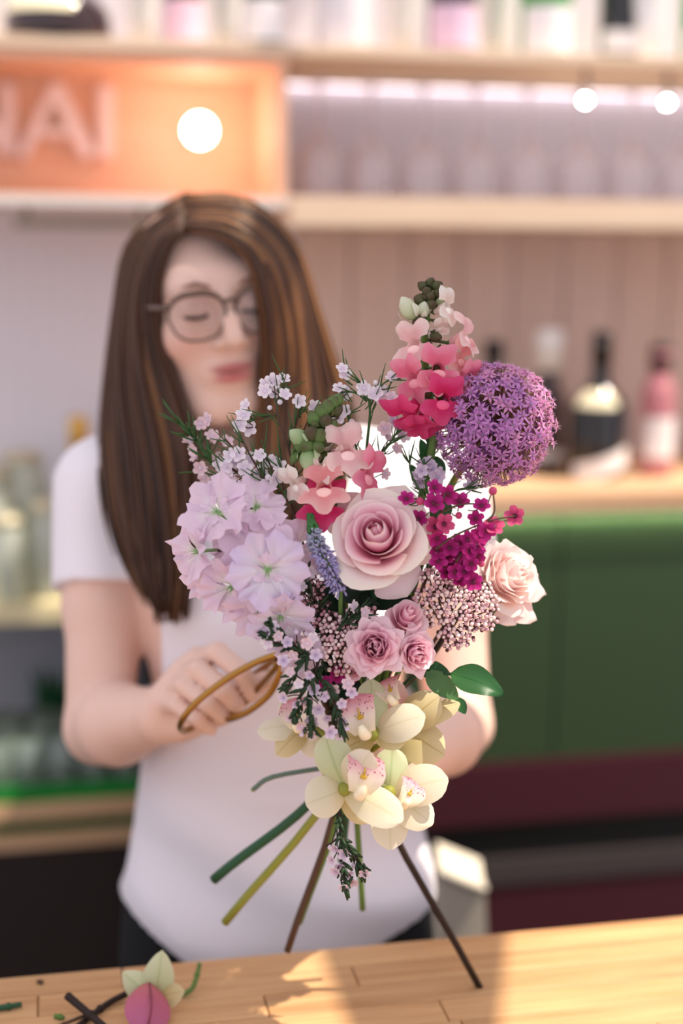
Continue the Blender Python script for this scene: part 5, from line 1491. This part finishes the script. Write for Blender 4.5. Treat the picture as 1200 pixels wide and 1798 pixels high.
# ---------------------------------------------------------------- rice flower heads (tiny round buds)
RB_SHADE = mat('rice_gap_shade', (104, 72, 74), .7)
RB = [mat('rice_bud_pale', (242, 218, 216), .5), mat('rice_bud_pink', (214, 170, 178), .5), mat('rice_bud_rose', (198, 140, 156), .5)]
def rice(label, blobs, cdep, seed, mats, r=.00175, step=8.2, bulge=.010):
    rr = random.Random(seed)
    base = BIND
    c0 = C(blobs[0][0], blobs[0][1], cdep)
    t = thing('rice_flower', label, 'flower', c0, 'rice flower heads')
    ms = [MB() for _ in mats]; dk = MB(); st = MB(); hub = C(blobs[0][0] - 20, blobs[0][1] + 40, cdep + .045)
    seen = []
    for (bx, by, rx, ry, dz) in blobs:
        y = by - ry; row = 0
        while y < by + ry:
            x = bx - rx + (step / 2 if row % 2 else 0)
            while x < bx + rx:
                e = ((x - bx) / rx) ** 2 + ((y - by) / ry) ** 2
                if e < 1 and not any(abs(x - a) < step * .6 and abs(y - b) < step * .6 for a, b in seen) and rr.random() < .93:
                    seen.append((x, y))
                    p = C(x + rr.uniform(-2, 2), y + rr.uniform(-2, 2), cdep + dz - bulge * (1 - e) + rr.uniform(-.0035, .0035))
                    dk.ball(p + FWD * rr.uniform(.004, .008) + RGT * rr.uniform(-.002, .002) + UPV * rr.uniform(-.002, .002), r, 6, 4)  # deeper layer, its dark colour stands for shade between the buds
                    k = 0 if rr.random() < .55 else (1 if rr.random() < .7 or len(mats) < 3 else 2)
                    k = min(k, len(mats) - 1)
                    ms[k].ball(p, r * rr.uniform(.82, 1.15), 7, 5)
                    if rr.random() < .3:
                        st.tube([p + FWD * .0025, p.lerp(hub, .3) + FWD * .004], .0005, 4, False)
                x += step
            y += step * .87; row += 1
        st.tube([C(bx, by, cdep + dz + .012), C(bx, by, cdep + dz + .016).lerp(hub, .5), hub], .0012, 6)
    st.tube([hub, BIND], .0018, 6)
    for k, mb in enumerate(ms):
        if mb.v:
            part('buds', mb, mats[k], t, kind='stuff', world=True)
    part('gap_shade_buds', dk, RB_SHADE, t, 'inner buds coloured dark as shaded gaps', kind='stuff', world=True)
    part('stalks', st, mat('rice_stalk', (96, 70, 66), .6), t, world=True)
    return t
rice('broad pale pink rice flower head right of the small roses', [(800, 1060, 62, 50, 0), (752, 1060, 30, 46, .004), (850, 1065, 28, 46, .006), (800, 1118, 34, 22, .006), (765, 1015, 30, 22, .006)], DB + .012, 31, RB[:2])
rice('rosy rice flower head left of the small roses', [(590, 1122, 36, 48, 0), (618, 1090, 26, 24, .006), (600, 1172, 24, 16, .006), (640, 1075, 20, 14, .008)], DB + .004, 32, RB[:2])
rice('dusky rice flower head beneath the lilac delphinium', [(548, 1048, 24, 38, 0), (560, 1080, 22, 22, .004), (535, 1010, 20, 20, .008)], DB + .010, 33, RB[1:], r=.0015, step=8.0)

# ---------------------------------------------------------------- veronica spike
t = thing('veronica', 'small blue violet veronica spike with a green tip, left of the large rose', 'flower', C(600, 1030, DB), 'flowers of the bouquet')
vp = spline([C(545, 905, DB - .012), C(553, 940, DB - .018), C(572, 985, DB - .020), C(598, 1030, DB - .012)], 40)
vb = [MB(), MB(), MB()]
for i, p in enumerate(vp):
    f = i / 40
    if f < .30:
        rad = .0022 + .012 * f
        for k in range(9):
            g = R4.uniform(0, 6.28); v = camdir(math.cos(g), math.sin(g) * .6, R4.uniform(.1, 1))
            vb[0].ball(p + v * rad * .75, .0017, 5, 4)
    else:
        rad = .0058 + .0030 * min(1, (f - .3) * 3)
        for k in range(11):
            g = R4.uniform(0, 6.28); v = camdir(math.cos(g), math.sin(g) * .7, R4.uniform(-.2, 1))
            q = p + v * rad * R4.uniform(.75, 1.05)
            vb[1 if f < .55 else 2].tube([p + v * rad * .5, q, q + v * .0016 - UPV * .0006], [.0006, .0011, .0004], 5)
part('tip_buds', vb[0], mat('veronica_green', (62, 116, 62), .5), t, 'green unopened tip', world=True, kind='stuff')
part('upper_florets', vb[1], mat('veronica_grey_violet', (160, 162, 182), .5), t, 'greyish unopened florets', world=True, kind='stuff')
part('lower_florets', vb[2], mat('veronica_violet', (160, 152, 194), .5), t, world=True, kind='stuff')
mb = MB().tube(vp, .0022, 6); stem_to_bind(mb, vp[-1], None, .0018, .002, None, -.008, .002)
part('stem', mb, M_STEM, t, world=True)

# ---------------------------------------------------------------- loose leaves
t = thing('leaf_sprig', 'sprig of glossy green pointed leaves at the right above the orchids', 'leaf', C(760, 1200, DB + .05))
part('leaf', leaf_mb(C(790, 1182, DB + .02), C(886, 1220, DB + .01), .0125, camdir(.1, .5, 1), .10, .2, wave=.1), M_LEAF, t, world=True)
part('leaf', leaf_mb(C(748, 1180, DB + .03), C(806, 1228, DB + .03), .0090, camdir(-.3, .4, 1), .10, .2), M_LEAF_P, t, 'paler leaf', world=True)
part('leaf', leaf_mb(C(735, 1178, DB + .035), C(790, 1180, DB + .035), .0080, camdir(0, .5, 1), .10, .2), M_LEAF, t, world=True)
part('leaf', leaf_mb(C(800, 1225, DB + .035), C(818, 1254, DB + .035), .0050, camdir(0, .5, 1), .10, .2), M_LEAF, t, world=True)
part('stem', MB().tube(spline([C(792, 1184, DB + .022), C(740, 1180, DB + .045), C(690, 1230, DB + .06), BIND + RGT * .012], 14), .0014, 6), M_STEM_D, t, world=True)
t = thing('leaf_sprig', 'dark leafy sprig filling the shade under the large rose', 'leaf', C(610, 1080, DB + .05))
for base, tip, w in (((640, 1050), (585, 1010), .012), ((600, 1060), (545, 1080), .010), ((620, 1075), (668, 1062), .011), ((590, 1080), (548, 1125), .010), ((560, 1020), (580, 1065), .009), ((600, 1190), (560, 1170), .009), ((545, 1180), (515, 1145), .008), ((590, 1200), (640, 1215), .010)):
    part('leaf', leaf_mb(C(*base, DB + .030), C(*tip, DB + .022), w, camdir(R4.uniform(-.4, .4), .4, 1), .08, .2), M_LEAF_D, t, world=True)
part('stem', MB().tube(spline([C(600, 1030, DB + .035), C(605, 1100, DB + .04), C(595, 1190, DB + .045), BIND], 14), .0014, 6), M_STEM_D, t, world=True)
t = thing('leaf_sprig', 'slim leafy sprig behind the magenta flowers and tall snapdragon', 'leaf', C(755, 900, DB + .06))
for base, tip, w in (((756, 830), (738, 770), .006), ((757, 800), (775, 850), .008), ((740, 860), (722, 815), .005), ((752, 780), (772, 735), .006), ((790, 880), (760, 930), .007)):
    part('leaf', leaf_mb(C(*base, DB + .045), C(*tip, DB + .040), w, camdir(R4.uniform(-.4, .4), .4, 1), .08, .2), M_LEAF, t, world=True)
part('stem', MB().tube(spline([C(752, 770, DB + .045), C(760, 880, DB + .06), C(740, 1040, DB + .075), BIND], 14), .0016, 6), M_STEM_D, t, world=True)
# short cut side twig at the left of the stems
t = thing('cut_twig', 'short grey green cut twig poking out left under the orchids', 'twig', C(445, 1386, 1.235))
part('twig', MB().tube(spline([C(445, 1386, 1.225), C(480, 1364, 1.22), BIND + RGT * -.014], 8), [.0022] * 9, 8), mat('twig_grey_green', (96, 116, 104), .6), t, world=True)
part('cut_end', MB().ball(C(445, 1386, 1.225), .0023, 8, 6), mat('twig_cut', (140, 140, 110), .7), t, world=True)

# ---------------------------------------------------------------- scissors
M_BRASS = mat('brass', (168, 128, 66), .36, .5, metal=1.0)
t = thing('scissors', 'brass looped floral scissors held in the hand at left', 'scissors', C(492, 1150, 1.24))
l1 = spline([C(496, 1146, 1.232), C(450, 1163, 1.245), C(400, 1191, 1.254), C(350, 1229, 1.260), C(324, 1258, 1.268), C(317, 1277, 1.285), C(328, 1283, 1.305), C(352, 1268, 1.330), C(395, 1230, 1.340), C(440, 1190, 1.322), C(480, 1160, 1.28), C(498, 1150, 1.245)], 48)
part('handle', MB().tube(l1, .0031, 10), M_BRASS, t, world=True)
l2 = spline([C(497, 1152, 1.238), C(480, 1178, 1.255), C(455, 1207, 1.290), C(425, 1238, 1.310), C(402, 1257, 1.312), C(399, 1263, 1.300), C(410, 1261, 1.285), C(440, 1247, 1.270), C(474, 1218, 1.255), C(490, 1186, 1.242), C(499, 1156, 1.236)], 44)
part('handle', MB().tube(l2, .0029, 10), M_BRASS, t, world=True)
part('pivot', MB().tube([C(499, 1150, 1.228), C(499, 1150, 1.252)], .0062, 14), M_BRASS, t, world=True)
M_STEEL = mat('steel', (170, 168, 160), .25, .5, metal=1.0)
for tip, dz in (((552, 1118), .0), ((556, 1132), .006)):
    a = C(497, 1150, 1.236 + dz); b = C(tip[0], tip[1], 1.225 + dz); ax = (b - a).normalized(); sd = ax.cross(FWD).normalized()
    mb = MB(); vs = []
    for q, w in ((a, .0050), (a.lerp(b, .6), .0045), (b, .0008)):
        for e in (-1, 1):
            for f in (-1, 1):
                vs.append(q + sd * w * e + FWD * .0012 * f)
    fs_ = []
    for k in (0, 4):
        fs_ += [(k, k + 1, k + 5, k + 4), (k + 2, k + 6, k + 7, k + 3), (k, k + 4, k + 6, k + 2), (k + 1, k + 3, k + 7, k + 5)]
    fs_ += [(0, 2, 3, 1), (8, 9, 11, 10)]
    mb.add(vs, fs_); part('blade', mb, M_STEEL, t, smooth=False, world=True)

# ---------------------------------------------------------------- offcuts on the counter
def onC(px, py, h=0.0):
    return atZ(px, py, CZ + .0006 + h)
t = thing('orchid_offcut', 'discarded greenish orchid bloom lying on the counter, bottom left', 'flower', onC(262, 1750))
c = onC(272, 1752, .010)
part('throat', MB().ball(c, .006, 10, 8), SN_P[1], t, world=True)
for (px, py, h, w, m, nrm) in ((215, 1706, .030, .013, OG, (-.2, .3, 1)), (285, 1668, .045, .014, OG, (.2, .2, 1)), (325, 1740, .012, .012, OY, (.2, .5, 1)), (270, 1705, .025, .007, SN_P[0], (0, .3, 1)), (240, 1775, .004, .012, OG, (-.2, .6, 1))):
    q = c + (onC(px, py) - onC(272, 1752)) * .35 + Vector((0, 0, h)); q = C(px, py, (c - CAM).dot(FWD) - .005)
    part('petal', leaf_mb(c, q, w, camdir(*nrm), .12, -.3, 8, 10), m, t, world=True)
t = thing('petal_offcut', 'fallen mauve pink petal curled on the counter, bottom left', 'petal', onC(265, 1790))
mb = MB()
b0, b1 = onC(258, 1812, .004), C(262, 1722, (onC(262, 1770) - CAM).dot(FWD) - .004)
mb = leaf_mb(b0, b1, .020, camdir(.3, .3, 1), .18, -.5, 10, 12)
part('petal', mb, petal_mat('mauve_petal', [(0, (190, 110, 150)), (.6, (196, 108, 128)), (1, (206, 124, 120))], .2), t, world=True)
mb = MB().tube(spline([b0, b0.lerp(b1, .5) + camdir(.3, .3, 1) * .018, b1], 8), [.0012] * 9, 6)
part('vein', mb, mat('petal_vein', (140, 66, 84), .5), t, world=True)
def lie(label, pts, r, m, name='cut_twig', group=None, leafy=False):
    q = [onC(px, py, r + h) for px, py, h in pts]
    t = thing(name, label, 'twig', q[0], group)
    part('twig', MB().tube(spline(q, 12), [r * (1 - .2 * i / 12) for i in range(13)], 8), m, t, world=True)
    part('node', MB().ball(spline(q, 12)[7], r * 1.25, 8, 6), m, t, world=True)
    return t
lie('thick dark brown cut twig, nearest on the counter at lower left', [(118, 1748, .012), (150, 1775, .006), (215, 1830, 0)], .0036, M_TWIG_D)
lie('thin dark cut twig crossing beneath the thick one on the counter', [(222, 1745, .003), (185, 1765, .0), (120, 1815, 0)], .0030, M_TWIG_D)
lie('very thin brown twig lying flat by the thick twig', [(150, 1782, 0), (118, 1795, 0), (80, 1808, 0)], .0012, M_TWIG)
lie('dark green stem scrap at the left edge of the counter', [(-20, 1772, 0), (10, 1768, 0), (38, 1763, 0)], .0028, M_STEM_D, 'stem_scrap')
lie('olive curved stem scrap right of the discarded orchid', [(318, 1748, .0), (338, 1735, .004), (348, 1705, .012), (351, 1690, .018)], .0024, M_STEM, 'stem_scrap')
lie('tiny green leaf scrap below the discarded orchid', [(96, 1784, 0), (104, 1785, 0), (112, 1787, 0)], .0022, M_STEM, 'stem_scrap')
lie('tiny dark scrap near the back edge of the counter at left', [(66, 1723, 0), (71, 1724, 0), (76, 1724, 0)], .0018, M_TWIG, 'stem_scrap')
